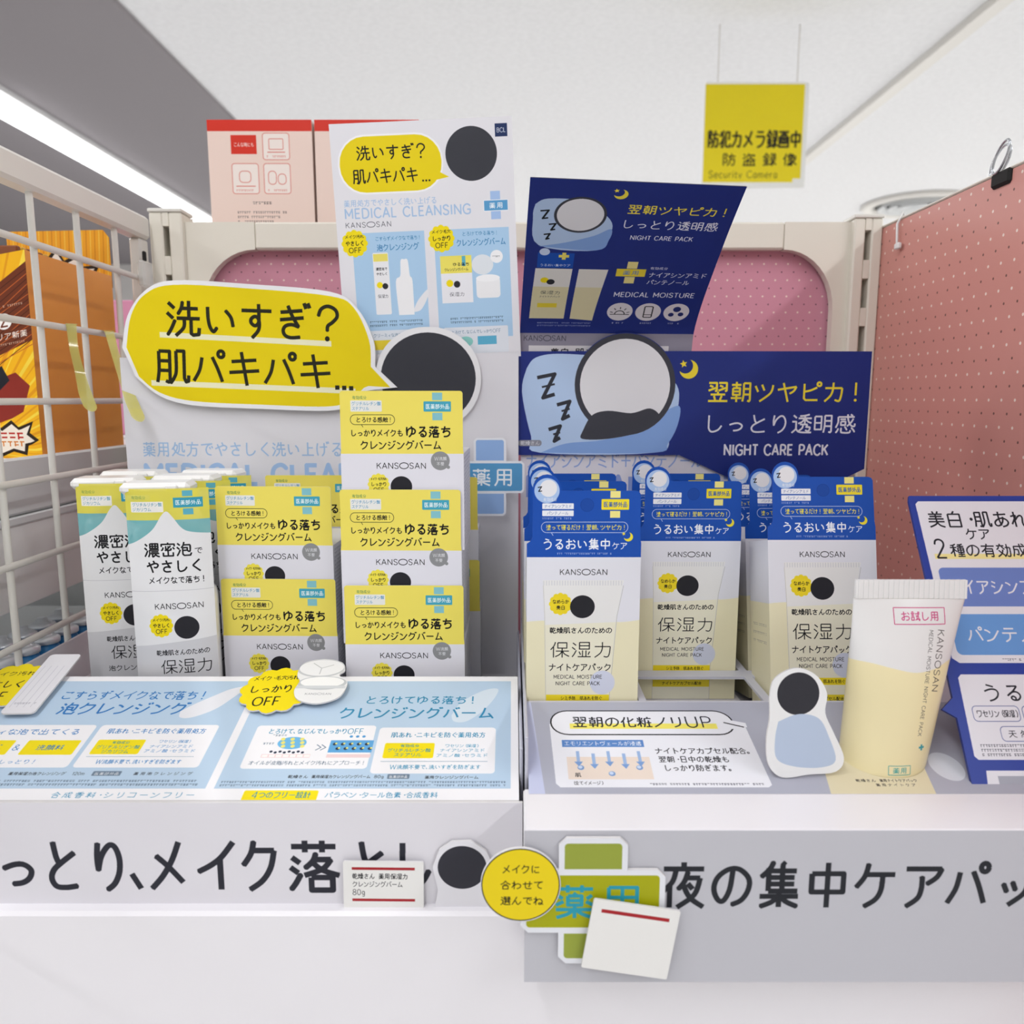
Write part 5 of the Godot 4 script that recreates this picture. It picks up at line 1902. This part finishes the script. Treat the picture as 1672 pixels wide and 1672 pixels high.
# ---------------------------------------------------------------- lettering: pen strokes on a 100 x 100 square, y down
# strokes are parted by ";"; "~" a curve through its points, "o" a ring (x y r), "d" a dot (x y r), "@" another character placed in a box
var PEN := {
	"い": "~14 18 15 48 20 70 30 82 40 72;~66 26 82 44 88 68", "す": "6 24 94 24;~56 6 57 40 55 56 45 63 34 56 34 46 44 39 54 43 58 58 54 76 36 95",
	"き": "14 24 84 18;12 44 88 37;~38 6 52 34 72 62;~72 62 50 56 30 60 22 72 28 85 46 91 76 89", "て": "8 22 92 15;~90 15 60 26 46 46 46 66 58 83 82 89",
	"や": "~6 48 40 35 70 26 89 34 88 47 76 57 60 55;~22 18 38 54 50 95;56 6 64 22", "さ": "12 32 88 26;~44 6 54 34 74 60;~74 60 50 54 30 60 24 74 32 87 50 91 76 89",
	"し": "~26 8 25 50 26 74 36 89 54 89 74 79 88 60", "く": "74 6 28 47 28 53 78 95", "け": "~18 10 12 40 14 70 20 92;34 36 94 34;~70 8 72 50 68 76 52 95",
	"る": "22 14 74 13;~74 13 50 42 18 68;~18 68 42 49 66 46 81 60 81 77 68 91 50 93 38 87 36 77 46 71 57 79 56 92", "と": "~30 6 36 34 44 48;~84 26 50 44 28 58 20 74 30 89 54 92 86 89",
	"ろ": "22 14 74 13;~74 13 50 42 16 72;~16 72 42 51 66 49 83 63 80 81 62 93 34 93", "つ": "~5 36 40 24 70 24 92 42 85 66 62 81 32 85", "か": "~5 36 44 30 58 34 60 52 54 80 44 93 30 87;~38 6 32 46 10 93;~74 20 87 38 95 60",
	"り": "~24 8 20 36 22 60;~22 56 32 32 52 13 68 15 78 36 76 62 62 84 42 96", "も": "~40 5 38 40 36 70 44 89 64 91 84 81 86 60;12 30 72 30;10 54 74 54",
	"ゆ": "~14 12 12 40 14 66 15 82;~14 68 20 42 40 24 66 22 89 38 87 60 70 71 52 67;~54 6 62 30 60 60 50 80 34 95", "ち": "8 28 92 26;~42 6 36 34 25 60;~25 60 48 46 72 46 85 60 81 78 62 91 32 93",
	"な": "6 26 52 22;~34 5 26 36 8 62;62 20 93 34;~66 42 68 70 60 89 40 93 28 83 36 70 56 72 94 93", "ら": "30 6 62 18;~26 32 21 64;~21 64 44 47 70 46 85 62 77 81 54 93 32 93",
	"こ": "~16 17 50 20 82 17 68 29;~20 58 18 74 30 87 56 89 90 83", "の": "~52 20 46 60 32 84 18 80 9 58 17 34 42 17 68 17 90 36 90 60 75 82 52 92", "た": "6 24 56 20;~34 5 26 44 8 94;~54 44 70 40 94 42;~52 66 54 85 70 91 95 87",
	"め": "~20 16 28 48 46 82;~70 6 60 46 40 77 20 87 9 70 19 46 46 30 74 32 93 52 89 75 60 93", "ん": "~54 5 32 50 6 95;~6 95 28 60 44 54 50 72 58 89 72 89 95 60", "う": "30 5 66 17;~16 42 46 31 73 33 84 50 77 73 58 89 34 97",
	"お": "8 30 64 26;~34 5 36 50 34 87 20 89 11 76 21 64 50 54 79 54 91 70 81 87 56 91;74 14 93 34", "あ": "12 24 86 20;~42 5 40 46 48 88;~66 36 58 66 38 87 18 87 13 70 28 54 56 44 81 52 91 70 79 87 54 95",
	"れ": "26 5 26 96;~5 33 28 28 34 30 24 50 5 80;~26 58 48 34 64 28 72 40 68 70 72 89 82 87 97 70", "を": "16 22 82 18;~48 3 36 36 13 60 34 44 50 46 54 60 54 74;~90 41 56 54 36 70 36 85 50 93 86 91",
	"ま": "14 24 86 24;16 46 84 46;~52 5 54 50 54 83 38 93 20 87 20 74 38 68 62 74 92 91", "に": "~20 10 14 50 20 93;~44 30 66 30 91 28;~44 62 42 79 56 89 93 87", "わ": "28 5 28 96;~7 33 30 28 34 30 24 50 5 80;~28 58 50 40 74 38 91 54 85 77 54 93",
	"せ": "4 40 96 34;~72 8 72 50 68 67 58 63;~30 16 30 66 38 87 60 91 88 89", "ね": "26 5 26 96;~5 33 28 28 34 30 24 50 5 80;~26 58 50 34 74 34 87 54 83 81 66 93 52 85 60 74 76 78 97 93",
	"っ": "@つ 16 34 86 94", "で": "@て 0 0 100 100;70 36 78 50;86 30 94 44", "ぎ": "@き 0 2 92 100;82 0 88 15;93 0 99 13", "げ": "@け 0 2 92 100;82 2 88 17;93 0 99 14", "ず": "@す 0 2 94 100;80 0 86 14;91 0 97 12",
	"だ": "@た 0 2 94 100;72 4 79 18;87 0 94 14", "が": "@か 0 2 94 100;80 0 86 14;92 0 98 12", "じ": "@し 0 0 100 100;60 12 67 27;76 6 83 21", "ぐ": "@く 0 0 94 100;70 36 78 50;86 28 94 42",
	"メ": "~78 6 60 40 36 70 8 94;~22 32 50 52 84 82", "イ": "~88 6 60 34 34 50 5 62;56 38 56 96", "ク": "~34 5 26 28 6 50;30 22 84 22;~84 22 74 54 52 79 20 96", "レ": "20 8 20 90;~20 90 58 74 94 40", "ン": "~8 22 24 28 38 40;~8 92 50 78 92 26",
	"シ": "12 14 38 26;5 42 30 54;~10 94 54 77 90 34", "ハ": "~32 20 24 56 5 88;~64 18 80 50 95 88", "ー": "7 50 93 50", "ム": "~44 6 34 46 16 86;8 88 84 79;~66 54 80 74 93 96", "キ": "12 32 87 26;5 62 95 55;42 5 58 97",
	"ツ": "~8 22 21 50;~38 16 50 44;~90 18 78 56 28 95", "ヤ": "4 40 90 26;~90 26 78 46 60 58;30 8 52 97", "ヒ": "20 10 20 80 28 88 86 88;~82 28 50 42 20 48", "カ": "8 32 87 32;~87 32 84 64 78 88 70 93 56 88;~46 6 44 40 34 68 7 95",
	"ナ": "5 36 95 36;~54 5 54 44 46 70 18 96", "ア": "8 16 91 16;~91 16 80 34 58 48;~46 32 46 58 38 79 12 96", "ミ": "~22 9 50 18 82 27;~24 42 50 50 78 59;~14 74 50 82 89 95", "ト": "36 5 36 97;~36 38 60 50 86 65",
	"テ": "20 14 80 14;5 42 95 42;~52 42 50 66 40 83 18 96", "ノ": "~84 8 66 48 40 74 10 95", "ル": "~30 12 30 50 22 74 5 93;58 8 58 90;~58 90 78 77 96 52", "リ": "24 8 24 62;~76 6 76 50 66 79 32 96",
	"チ": "~82 9 50 20 16 24;5 48 95 48;~52 20 52 60 44 79 16 96", "ス": "14 16 81 16;~81 16 60 54 6 92;~56 58 72 72 94 93", "ラ": "20 11 80 11;10 36 87 36;~87 36 78 66 58 85 26 96", "フ": "8 16 89 16;~89 16 80 54 58 81 22 96",
	"セ": "34 6 34 78 42 89 86 89;4 42 91 28;~91 28 80 48 66 60", "エ": "14 18 86 18;50 18 50 84;5 84 95 84", "モ": "18 14 82 14;5 46 95 46;~42 14 42 78 52 89 90 87", "ウ": "50 3 50 22;12 50 12 23 89 23;~89 23 82 58 64 81 28 96",
	"ワ": "12 48 12 14 89 14;~89 14 84 52 66 79 28 96", "ケ": "~32 5 24 32 5 55;28 28 95 28;~66 28 64 60 52 81 26 96", "タ": "~36 5 26 30 6 50;30 22 85 22;~85 22 74 56 50 81 18 97;~32 44 52 56 66 68", "ロ": "14 90 14 16 86 16 86 90;14 85 86 85",
	"コ": "12 18 86 18 86 91;10 84 86 84", "ニ": "18 22 82 22;5 82 95 82", "オ": "5 30 95 30;58 5 58 89 52 95 40 89;~56 32 38 62 5 86", "ヘ": "~4 64 34 30 44 30 96 82",
	"ッ": "@ツ 16 34 86 96", "ィ": "@イ 16 30 86 96", "ェ": "@エ 14 34 88 96", "グ": "@ク 0 2 92 100;82 0 88 14;93 0 99 12", "ジ": "@シ 0 2 94 100;70 4 77 19;86 0 93 15", "バ": "@ハ 0 2 96 100;76 4 83 18;90 0 97 14", "パ": "@ハ 0 4 96 100;o 88 13 9",
	"ピ": "@ヒ 0 2 96 100;o 88 14 9", "ビ": "@ヒ 0 2 96 100;76 6 83 20;90 2 97 16", "ド": "@ト 0 2 100 100;64 8 71 24;82 4 89 20", "ヴ": "@ウ 0 4 94 100;80 0 86 13;92 0 98 11", "ゼ": "@セ 0 2 94 100;76 4 83 18;90 0 97 14", "プ": "@フ 0 4 94 100;o 90 11 9",
	"ブ": "@フ 0 4 94 100;82 0 88 13;93 0 99 11", "ベ": "@ヘ 0 0 100 100;66 14 74 28;82 8 90 22", "デ": "@テ 0 2 94 100;82 0 88 13;93 0 99 11",
	"、": "8 66 30 94", "。": "o 20 82 12", "・": "d 50 50 9", "！": "50 6 50 66;d 50 89 7", "？": "~24 32 32 14 52 6 74 15 79 32 66 47 52 57 50 70;d 50 91 7", "…": "d 14 88 8;d 50 88 8;d 86 88 8", "（": "~72 2 52 30 52 70 72 98", "）": "~28 2 48 30 48 70 28 98", "＋": "8 50 92 50;50 8 50 92",
	"氵": "20 6 80 22;6 34 66 50;~8 96 46 78 84 54", "艹": "4 50 96 50;32 6 32 94;68 6 68 94", "月": "~14 6 14 60 2 97;14 6 88 6 88 90 78 96 58 92;14 34 88 34;14 62 88 62", "言": "24 4 76 4;2 19 98 19;18 33 82 33;18 47 82 47;18 62 82 62 82 94 18 94 18 62",
	"木": "2 30 98 30;50 2 50 98;~48 30 32 66 4 94;~52 30 70 66 96 94", "辶": "10 8 26 22;4 40 24 40 24 76;~24 76 14 86 4 95;~24 76 36 90 60 94 99 94", "酉": "2 6 98 6;34 6 34 26;66 6 66 26;12 26 88 26 88 95 12 95 12 26;~34 26 34 46 20 58;~66 26 66 52 86 54;12 76 88 76",
	"米": "18 12 30 30;84 10 70 30;2 40 98 40;50 3 50 97;~50 42 32 66 2 84;~52 46 70 58 96 72", "禾": "~86 4 54 12 16 14;4 30 98 30;52 12 52 97;~52 34 36 58 2 76;~56 38 72 50 96 60",
	"洗": "@氵 0 4 30 98;~48 7 44 24 34 39;66 4 66 50;44 24 93 24;30 50 98 50;~52 50 50 74 26 96;72 50 72 89 78 93 94 91 96 74", "肌": "@月 2 4 46 98;~60 8 60 60 54 80 42 97;60 8 84 8 84 82 89 92 96 90 97 74",
	"薬": "@艹 4 2 96 26;34 34 66 34 66 60 34 60 34 34;34 47 66 47;53 25 46 34;10 32 22 42;6 60 24 50;90 32 78 42;94 60 76 50;@木 4 62 96 98", "用": "~18 10 18 60 14 80 4 97;18 10 84 10 84 88 80 96 66 92;18 38 84 38;18 64 84 64;50 10 50 95",
	"処": "~32 5 26 28 5 53;24 24 46 24;~46 24 40 54 5 95;~16 42 30 66 46 79 64 87 98 93;~60 12 60 44 54 66 44 75;60 12 82 12 82 63 88 69 97 67 97 54", "方": "50 3 50 22;5 22 95 22;40 45 80 45;~80 45 78 77 72 91 62 95 50 91;~42 22 40 56 30 79 7 97",
	"上": "50 6 50 90;50 42 88 42;5 90 95 90", "翌": "8 8 44 8 44 44 36 47;12 20 28 27;6 44 40 31;54 8 90 8 90 44 82 47;58 20 74 27;52 44 86 31;50 49 50 61;16 62 84 62;32 68 38 88;68 68 60 88;5 93 95 93",
	"朝": "6 17 50 17;28 3 28 32;12 32 44 32 44 64 12 64 12 32;12 48 44 48;3 79 52 79;28 64 28 98;@月 56 4 96 98", "透": "~88 4 64 10 42 12;34 23 99 23;66 10 66 50;~64 25 52 41 34 49;~68 25 80 39 98 47;42 54 80 54;~58 54 54 72 38 86;80 54 73 67 92 67;~92 67 90 80 82 87 70 83;@辶 0 0 100 100",
	"明": "8 14 40 14 40 79 8 79 8 14;8 46 40 46;@月 50 4 94 98", "感": "~14 16 14 44 3 71;14 16 94 16;24 28 52 28;28 39 50 39 50 57 28 57 28 39;~60 3 64 34 78 59 94 63 96 50;~88 25 76 46 58 63;74 3 85 12;~16 75 12 85 5 95;~30 71 30 89 36 95 70 95 75 84;~48 66 54 74 58 81;~80 71 90 81 96 91",
	"有": "5 20 95 20;~46 3 34 36 5 63;30 40 30 98;30 40 80 40 80 91 76 97 62 94;30 58 80 58;30 76 80 76", "効": "28 3 28 17;3 18 55 18;~18 25 14 35 3 45;~40 25 46 33 55 43;~44 45 32 75 3 97;~14 51 32 69 55 91;60 30 94 30;~94 30 92 70 88 91 80 95 68 91;~74 5 74 50 66 77 50 97",
	"成": "~14 22 14 56 3 95;14 22 95 22;14 44 42 44;~42 44 42 71 38 83 26 79;~56 3 60 46 76 83 90 95 97 78;~85 40 74 67 46 95;70 3 85 14", "分": "~36 5 26 30 3 53;~62 5 74 30 97 51;24 53 76 53;~76 53 74 81 68 93 52 91;~44 53 40 77 13 97",
	"酸": "@酉 2 4 48 98;~74 3 66 20 54 29 92 27;84 16 97 35;~66 35 62 45 52 53;82 35 95 51;~70 53 64 67 54 77;66 61 91 61;~91 61 78 83 52 97;~62 69 76 85 98 97", "医": "5 8 95 8;10 8 10 93;10 93 97 93;~38 14 34 28 22 39;34 28 84 28;20 53 89 53;54 28 54 53;~54 53 46 73 22 83;~56 55 68 71 89 83",
	"部": "28 3 28 17;3 18 55 18;~14 24 20 39;~44 24 38 39;2 43 57 43;12 57 46 57 46 93 12 93 12 57;66 10 66 98;66 10 92 10;~92 10 84 27 78 39;~78 39 95 55 91 71 78 75", "外": "~28 5 22 28 3 53;22 26 50 26;~50 26 42 69 7 97;~20 46 30 54 40 67;72 3 72 98;~72 38 84 46 98 57",
	"品": "30 7 70 7 70 40 30 40 30 7;7 55 44 55 44 95 7 95 7 55;56 55 93 55 93 95 56 95 56 55", "触": "~24 3 18 18 3 35;22 16 44 16;~44 16 36 33;~12 33 12 71 3 97;12 33 46 33 46 91 36 93;28 33 28 75;12 53 46 53;12 73 46 73;56 22 95 22 95 55 56 55 56 22;76 5 76 89;52 91 93 85;86 75 98 95",
	"落": "@艹 4 2 96 27;@氵 3 31 28 98;~54 28 48 42 33 55;50 39 83 39;~83 39 66 57 31 69;~48 45 66 59 98 69;44 73 85 73 85 97 44 97 44 73", "顔": "26 3 26 14;3 16 50 16;14 20 20 31;40 20 34 31;3 35 53 35;~10 35 10 67 2 97;~44 41 32 51 18 55;~48 55 34 67 18 73;~50 71 36 87 13 97;54 8 98 8;~76 8 70 23;60 24 93 24 93 75 60 75 60 24;60 41 93 41;60 58 93 58;~66 79 60 89 52 97;~84 79 92 87 99 97",
	"不": "5 14 95 14;~54 14 40 44 5 71;50 36 50 98;~56 42 76 56 95 73", "要": "7 10 93 10;36 10 36 42;62 10 62 42;14 24 86 24 86 43 14 43 14 24;3 59 97 59;~42 47 30 71 54 81 87 97;~70 61 58 85 11 97", "毛": "~83 5 50 14 16 18;9 40 85 34;5 66 93 58;~48 14 48 81 54 93 86 93 95 76",
	"穴": "50 3 50 16;9 35 9 18 91 18 91 35;~38 29 36 61 5 95;~62 29 66 63 97 93", "汚": "@氵 0 4 28 98;40 14 91 14;32 41 99 41;~58 14 50 41 46 61;~46 61 89 61 87 83 78 95 62 91", "濃": "@氵 0 4 26 98;38 9 91 9 91 40 38 40 38 9;38 25 91 25;55 3 55 40;74 3 74 40;34 51 97 51;~34 51 34 77 26 97;44 63 93 63;40 75 98 75;~54 75 54 97 70 87;~70 75 80 89 99 97",
	"密": "50 2 50 12;7 30 7 14 93 14 93 30;~18 37 14 49 7 55;~36 27 36 47 44 55 68 53 70 43;~68 25 50 43 30 57;48 28 56 37;82 35 93 49;50 60 50 93;18 70 18 93 84 93 84 69", "泡": "@氵 0 4 28 98;~50 3 44 24 31 41;46 22 89 22;~89 22 89 51 85 67 72 63;40 41 70 41 70 59 40 59;40 41 40 85 48 93 89 93 96 76",
	"乾": "3 16 51 16;27 3 27 31;10 31 46 31 46 63 10 63 10 31;10 47 46 47;2 77 53 77;27 63 27 98;~62 3 60 20 52 35;60 20 97 20;60 45 89 45;~89 45 64 63 54 79 60 93 91 93 96 76", "燥": "~10 26 8 42 2 51;~36 22 32 35 26 43;~20 5 20 57 3 97;~20 57 30 67 38 83;58 5 80 5 80 24 58 24 58 5;44 32 62 32 62 51 44 51 44 32;75 32 95 32 95 51 75 51 75 32;@木 41 56 99 98",
	"保": "~28 5 20 28 3 51;18 34 18 98;40 9 87 9 87 41 40 41 40 9;30 59 98 59;63 41 63 98;~62 59 50 79 27 93;~64 59 76 77 99 91", "湿": "@氵 0 4 28 98;40 7 91 7 91 47 40 47 40 7;40 27 91 27;56 55 56 92;74 55 74 92;38 62 46 81;93 62 85 81;32 93 99 93", "力": "7 32 87 32;~87 32 84 67 78 89 68 95 54 91;~46 5 46 41 36 71 7 97",
	"塗": "@氵 0 2 26 62;~62 2 50 18 31 31;~62 2 76 18 97 29;46 26 78 26;36 39 93 39;62 26 62 61 54 61;~50 45 46 53 38 59;~74 45 80 51 89 59;50 65 50 96;18 77 84 77;3 97 97 97", "寝": "50 2 50 11;5 26 5 12 95 12 95 26;22 26 22 98;8 38 15 48;5 64 22 54;44 24 85 24 85 49 42 49;44 37 85 37;36 67 36 59 95 59 95 67;46 71 83 71;~83 71 66 89 38 98;~50 77 66 89 95 98",
	"集": "~34 2 26 16 7 33;24 14 24 63;24 20 89 20;24 34 85 34;24 48 85 48;24 63 93 63;56 8 56 63;54 2 62 8;@木 3 64 97 98", "中": "13 26 87 26 87 65 13 65 13 26;50 3 50 98", "美": "34 3 40 16;66 3 60 16;9 20 91 20;14 34 86 34;5 49 95 49;50 20 50 49;3 65 97 65;~50 49 48 77 7 97;~52 67 68 87 95 97",
	"白": "54 2 42 20;16 20 84 20 84 95 16 95 16 20;16 57 84 57", "予": "20 7 80 7;~80 7 66 24 52 31;30 20 66 41;5 45 93 45;~93 45 87 59 76 67;52 45 52 89 46 95 32 91", "防": "10 7 10 98;10 7 36 7;~36 7 24 39;~24 39 38 57 34 71 18 73;70 3 70 23;42 25 99 25;60 47 91 47;~91 47 89 81 82 93 68 91;~60 25 60 61 52 81 38 97",
	"出": "50 3 50 93;20 16 20 45 80 45 80 16;9 57 9 93 91 93 91 57", "料": "@米 2 2 54 98;66 13 80 26;62 38 76 51;54 71 99 63;86 3 86 98", "皮": "16 22 91 22;~91 22 84 35;~16 22 16 61 3 97;54 3 54 47;24 47 81 47;~81 47 66 77 24 97;~32 51 52 81 95 97", "脂": "@月 2 4 42 98;54 5 54 34 62 41 95 41;~91 12 76 20 54 24;56 53 91 53 91 97 56 97 56 53;56 75 91 75",
	"色": "~36 3 26 22 7 39;30 18 66 18;~66 18 60 31 52 37;20 37 85 37 85 65 20 65;52 37 52 65;20 37 20 85 28 95 91 95 95 78", "素": "12 12 88 12;16 26 84 26;5 41 95 41;50 3 50 41;~46 43 36 53 24 59 54 57;~70 47 50 63 18 75 84 73;70 63 89 81;50 73 50 98;~32 79 26 89 13 95;~68 79 78 85 89 95",
	"合": "~50 3 34 26 3 45;~50 3 66 26 97 45;32 45 68 45;24 59 76 59 76 95 24 95 24 59", "香": "~79 3 50 10 21 12;3 26 97 26;50 10 50 53;~48 28 32 45 5 53;~52 28 68 45 95 53;28 57 75 57 75 97 28 97 28 57;28 77 75 77", "設": "@言 2 4 44 96;~60 8 60 28 50 43;60 8 84 8 84 37 97 37;52 53 89 53;~89 53 76 79 46 97;~56 59 70 79 98 97",
	"計": "@言 2 4 44 96;75 5 75 98;52 42 99 42", "化": "~32 5 24 30 3 55;20 38 20 98;~89 20 70 38 46 49;54 5 54 83 62 93 93 91 97 72", "粧": "@米 2 2 48 98;76 3 76 17;56 18 99 18;~56 18 56 61 46 97;66 57 97 57;80 34 80 93;60 93 99 93", "浸": "@氵 0 4 28 98;42 8 87 8 87 39 40 39;42 23 87 23;34 61 34 49 97 49 97 61;44 67 85 67;~85 67 66 89 34 98;~50 73 66 87 97 98",
	"配": "@酉 2 4 50 98;58 12 93 12 93 47 58 47;58 47 58 85 66 93 93 93 97 74", "日": "20 7 80 7 80 95 20 95 20 7;20 51 80 51", "種": "@禾 2 2 50 98;~91 5 76 10 58 10;52 22 99 22;56 34 95 34 95 65 56 65 56 34;56 49 95 49;75 10 75 93;54 79 97 79;50 94 99 94", "天": "12 14 88 14;5 46 95 46;~50 14 48 57 5 97;~52 48 66 81 96 97",
	"然": "~28 3 20 28 3 49;22 20 46 20;~46 20 38 51 7 73;18 34 30 45;50 32 97 32;~72 5 70 45 46 73;~74 36 82 59 98 71;80 12 91 23;14 81 7 97;34 81 38 95;58 81 62 95;80 81 93 97", "石": "5 12 95 12;~44 12 34 42 3 75;32 49 85 49 85 95 32 95 32 49", "油": "@氵 0 4 28 98;38 26 93 26 93 93 38 93 38 26;65 3 65 93;38 59 93 59",
	"系": "~81 3 50 12 19 14;~52 12 30 34 62 39;~72 24 40 51 16 63 83 59;68 47 89 67;50 61 50 98;~28 71 20 85 7 93;~72 71 84 81 95 93", "界": "22 5 78 5 78 43 22 43 22 5;50 5 50 43;22 24 78 24;~50 45 30 61 3 69;~52 45 70 61 97 69;~38 63 36 83 15 98;64 63 64 98", "面": "3 10 97 10;~54 10 46 28;13 28 87 28 87 95 13 95 13 28;38 28 38 95;62 28 62 95;38 51 62 51;38 71 62 71",
	"夜": "50 2 50 14;3 16 97 16;~32 18 24 43 3 63;18 47 18 98;~60 22 52 43 38 59;54 35 89 35;~89 35 76 71 36 98;~48 47 66 77 98 97;60 47 72 59", "選": "32 8 56 8 56 21 36 21 36 32 60 32 62 26;68 8 92 8 92 21 72 21 72 32 96 32 98 26;38 47 97 47;54 37 54 62;80 37 80 62;32 62 99 62;54 68 42 83;78 68 93 83;@辶 0 0 100 100",
	"犯": "~38 5 26 20 3 35;~13 12 34 35 34 71 30 95 18 91;~32 51 22 67 3 81;58 12 91 12 89 49 78 51;58 12 58 85 66 93 95 93 98 76", "録": "~26 2 18 18 2 35;~26 2 36 16 49 27;12 35 42 35;5 53 47 53;27 35 27 91;12 61 18 81;42 61 36 81;2 95 51 89;56 8 91 8 91 41;60 24 91 24;50 41 99 41;74 41 74 91 68 96 60 91;58 53 66 63;~74 67 64 79 50 87;~93 51 84 63 76 67;~76 65 86 79 99 89",
	"画": "5 10 95 10;50 10 50 73;28 24 72 24 72 73 28 73 28 24;28 49 72 49;9 34 9 93 91 93 91 34", "盗": "8 8 22 19;3 45 24 31;~46 3 40 20 31 33;44 16 89 16;~89 16 82 27;~60 16 58 41 30 55;~62 35 76 49 95 55;14 63 86 63;14 63 14 93;38 63 38 93;62 63 62 93;86 63 86 93;3 95 97 95",
	"像": "~24 5 16 28 2 49;16 34 16 98;~52 3 44 16 33 25;50 12 76 12;~76 12 68 23;40 25 92 25 92 42 40 42 40 25;66 25 66 42;~64 42 52 55 34 63;~50 53 68 67 66 91 56 97;~62 67 48 79 32 87;~64 79 50 91 34 98;~93 47 82 57 72 61;~74 59 84 77 99 91", "试": "@試 0 0 100 100", "試": "@言 2 4 44 96;50 26 99 26;56 47 80 47;68 47 68 83;~50 89 70 83 83 79;~82 3 84 51 90 87 96 95 99 78;88 5 97 16",
	"時": "5 14 34 14 34 79 5 79 5 14;5 46 34 46;46 20 95 20;70 3 70 41;42 41 99 41;42 61 99 61;84 47 84 91 78 97 66 93;54 69 64 81", "新": "26 3 26 14;5 16 49 16;14 20 18 31;38 20 34 31;2 37 53 37;3 55 51 55;27 37 27 98;~27 57 18 73 3 83;~28 59 40 71 51 77;~93 5 76 12 60 16;~60 16 60 61 50 97;60 41 99 41;82 41 82 98", "全": "~50 3 34 24 3 43;~50 3 66 24 97 43;26 45 74 45;20 67 80 67;50 45 50 93;7 93 93 93",
}
# Latin letters and figures: width of the letter, then strokes on the same square, 0 = top, 100 = base line
var ROMAN := {
	"A": [76, "2 100 38 0 74 100;16 66 60 66"], "C": [78, "~74 18 58 3 38 1 14 16 4 50 14 84 38 99 58 97 75 82"], "D": [80, "8 0 8 100;~8 1 40 2 66 16 75 50 66 84 40 98 8 99"], "E": [62, "58 2 8 2 8 98 58 98;8 48 52 48"], "F": [60, "57 2 8 2 8 100;8 50 50 50"],
	"G": [84, "~78 18 60 3 38 1 14 16 4 50 14 84 38 99 62 97 78 86;78 88 78 54 46 54"], "H": [80, "8 0 8 100;72 0 72 100;8 48 72 48"], "I": [22, "11 0 11 100"], "K": [72, "8 0 8 100;68 0 10 58;30 40 70 100"], "L": [58, "8 0 8 98 55 98"], "M": [92, "8 100 8 2 46 70 84 2 84 100"], "N": [82, "8 100 8 2 74 98 74 0"],
	"O": [92, "~46 1 16 14 4 50 16 86 46 99 76 86 88 50 76 14 46 1"], "P": [66, "8 100 8 2;~8 2 40 2 58 12 62 28 56 46 40 54 8 55"], "R": [70, "8 100 8 2;~8 2 40 2 58 12 62 28 56 46 40 53 8 54;40 54 66 100"], "S": [66, "~60 18 46 3 28 1 10 11 8 30 22 44 46 54 60 70 54 92 34 99 16 96 4 82"], "T": [68, "3 2 65 2;34 2 34 100"],
	"U": [80, "~8 0 8 60 16 88 40 99 64 88 72 60 72 0"], "W": [110, "3 0 28 98 55 10 82 98 107 0"], "Z": [70, "6 2 64 2 6 98 66 98"], "B": [68, "8 2 8 98;~8 2 42 3 56 14 56 34 42 46 8 48;~8 48 46 50 62 62 61 86 44 97 8 98"], "X": [70, "4 0 66 100;66 0 4 100"], "V": [74, "3 0 37 98 71 0"], "Y": [70, "3 0 35 50 67 0;35 50 35 100"],
	"0": [66, "~33 1 12 16 5 50 12 84 33 99 54 84 61 50 54 16 33 1"], "1": [40, "6 18 26 2 26 100"], "2": [64, "~6 26 14 6 34 0 54 10 56 32 38 58 6 98;6 98 60 98"], "4": [68, "50 100 50 2 4 70 64 70"], "8": [64, "~32 48 12 38 10 14 32 1 54 14 52 38 32 48 8 60 5 84 32 99 59 84 56 60 32 48"], "7": [60, "4 2 56 2 22 100"],
	"+": [70, "6 55 64 55;35 26 35 84"], "&": [80, "~74 98 26 40 20 18 34 3 50 12 46 32 20 54 8 76 22 98 46 94 72 58"], " ": [40, ""], "-": [40, "4 58 36 58"], "!": [30, "15 0 15 68;d 15 92 7"], "/": [40, "4 100 36 0"],
	"a": [56, "~48 40 20 34 6 66 18 98 44 88 48 60;48 34 48 100"], "c": [52, "~48 46 28 33 8 48 6 76 22 99 48 90"], "e": [58, "~6 64 52 64 46 38 28 33 8 48 6 78 24 99 50 90"], "g": [56, "~48 50 24 33 6 60 22 90 48 76;~48 34 48 104 36 122 10 116"], "i": [22, "11 34 11 100;d 11 10 7"], "m": [90, "8 100 8 34;~8 54 26 33 44 50 44 100;~44 54 62 33 80 50 80 100"],
	"n": [58, "8 100 8 34;~8 54 26 33 48 48 48 100"], "o": [58, "~28 33 8 48 6 76 28 99 50 76 48 48 28 33"], "r": [40, "8 100 8 34;~8 56 20 36 38 36"], "t": [38, "~16 12 16 84 24 99 36 96;2 36 34 36"], "u": [58, "~8 34 8 78 22 99 44 86 48 66;48 34 48 100"], "y": [54, "4 34 26 98;~50 34 26 98 16 120 4 122"], "z": [50, "4 36 44 36 4 98 46 98"],
}
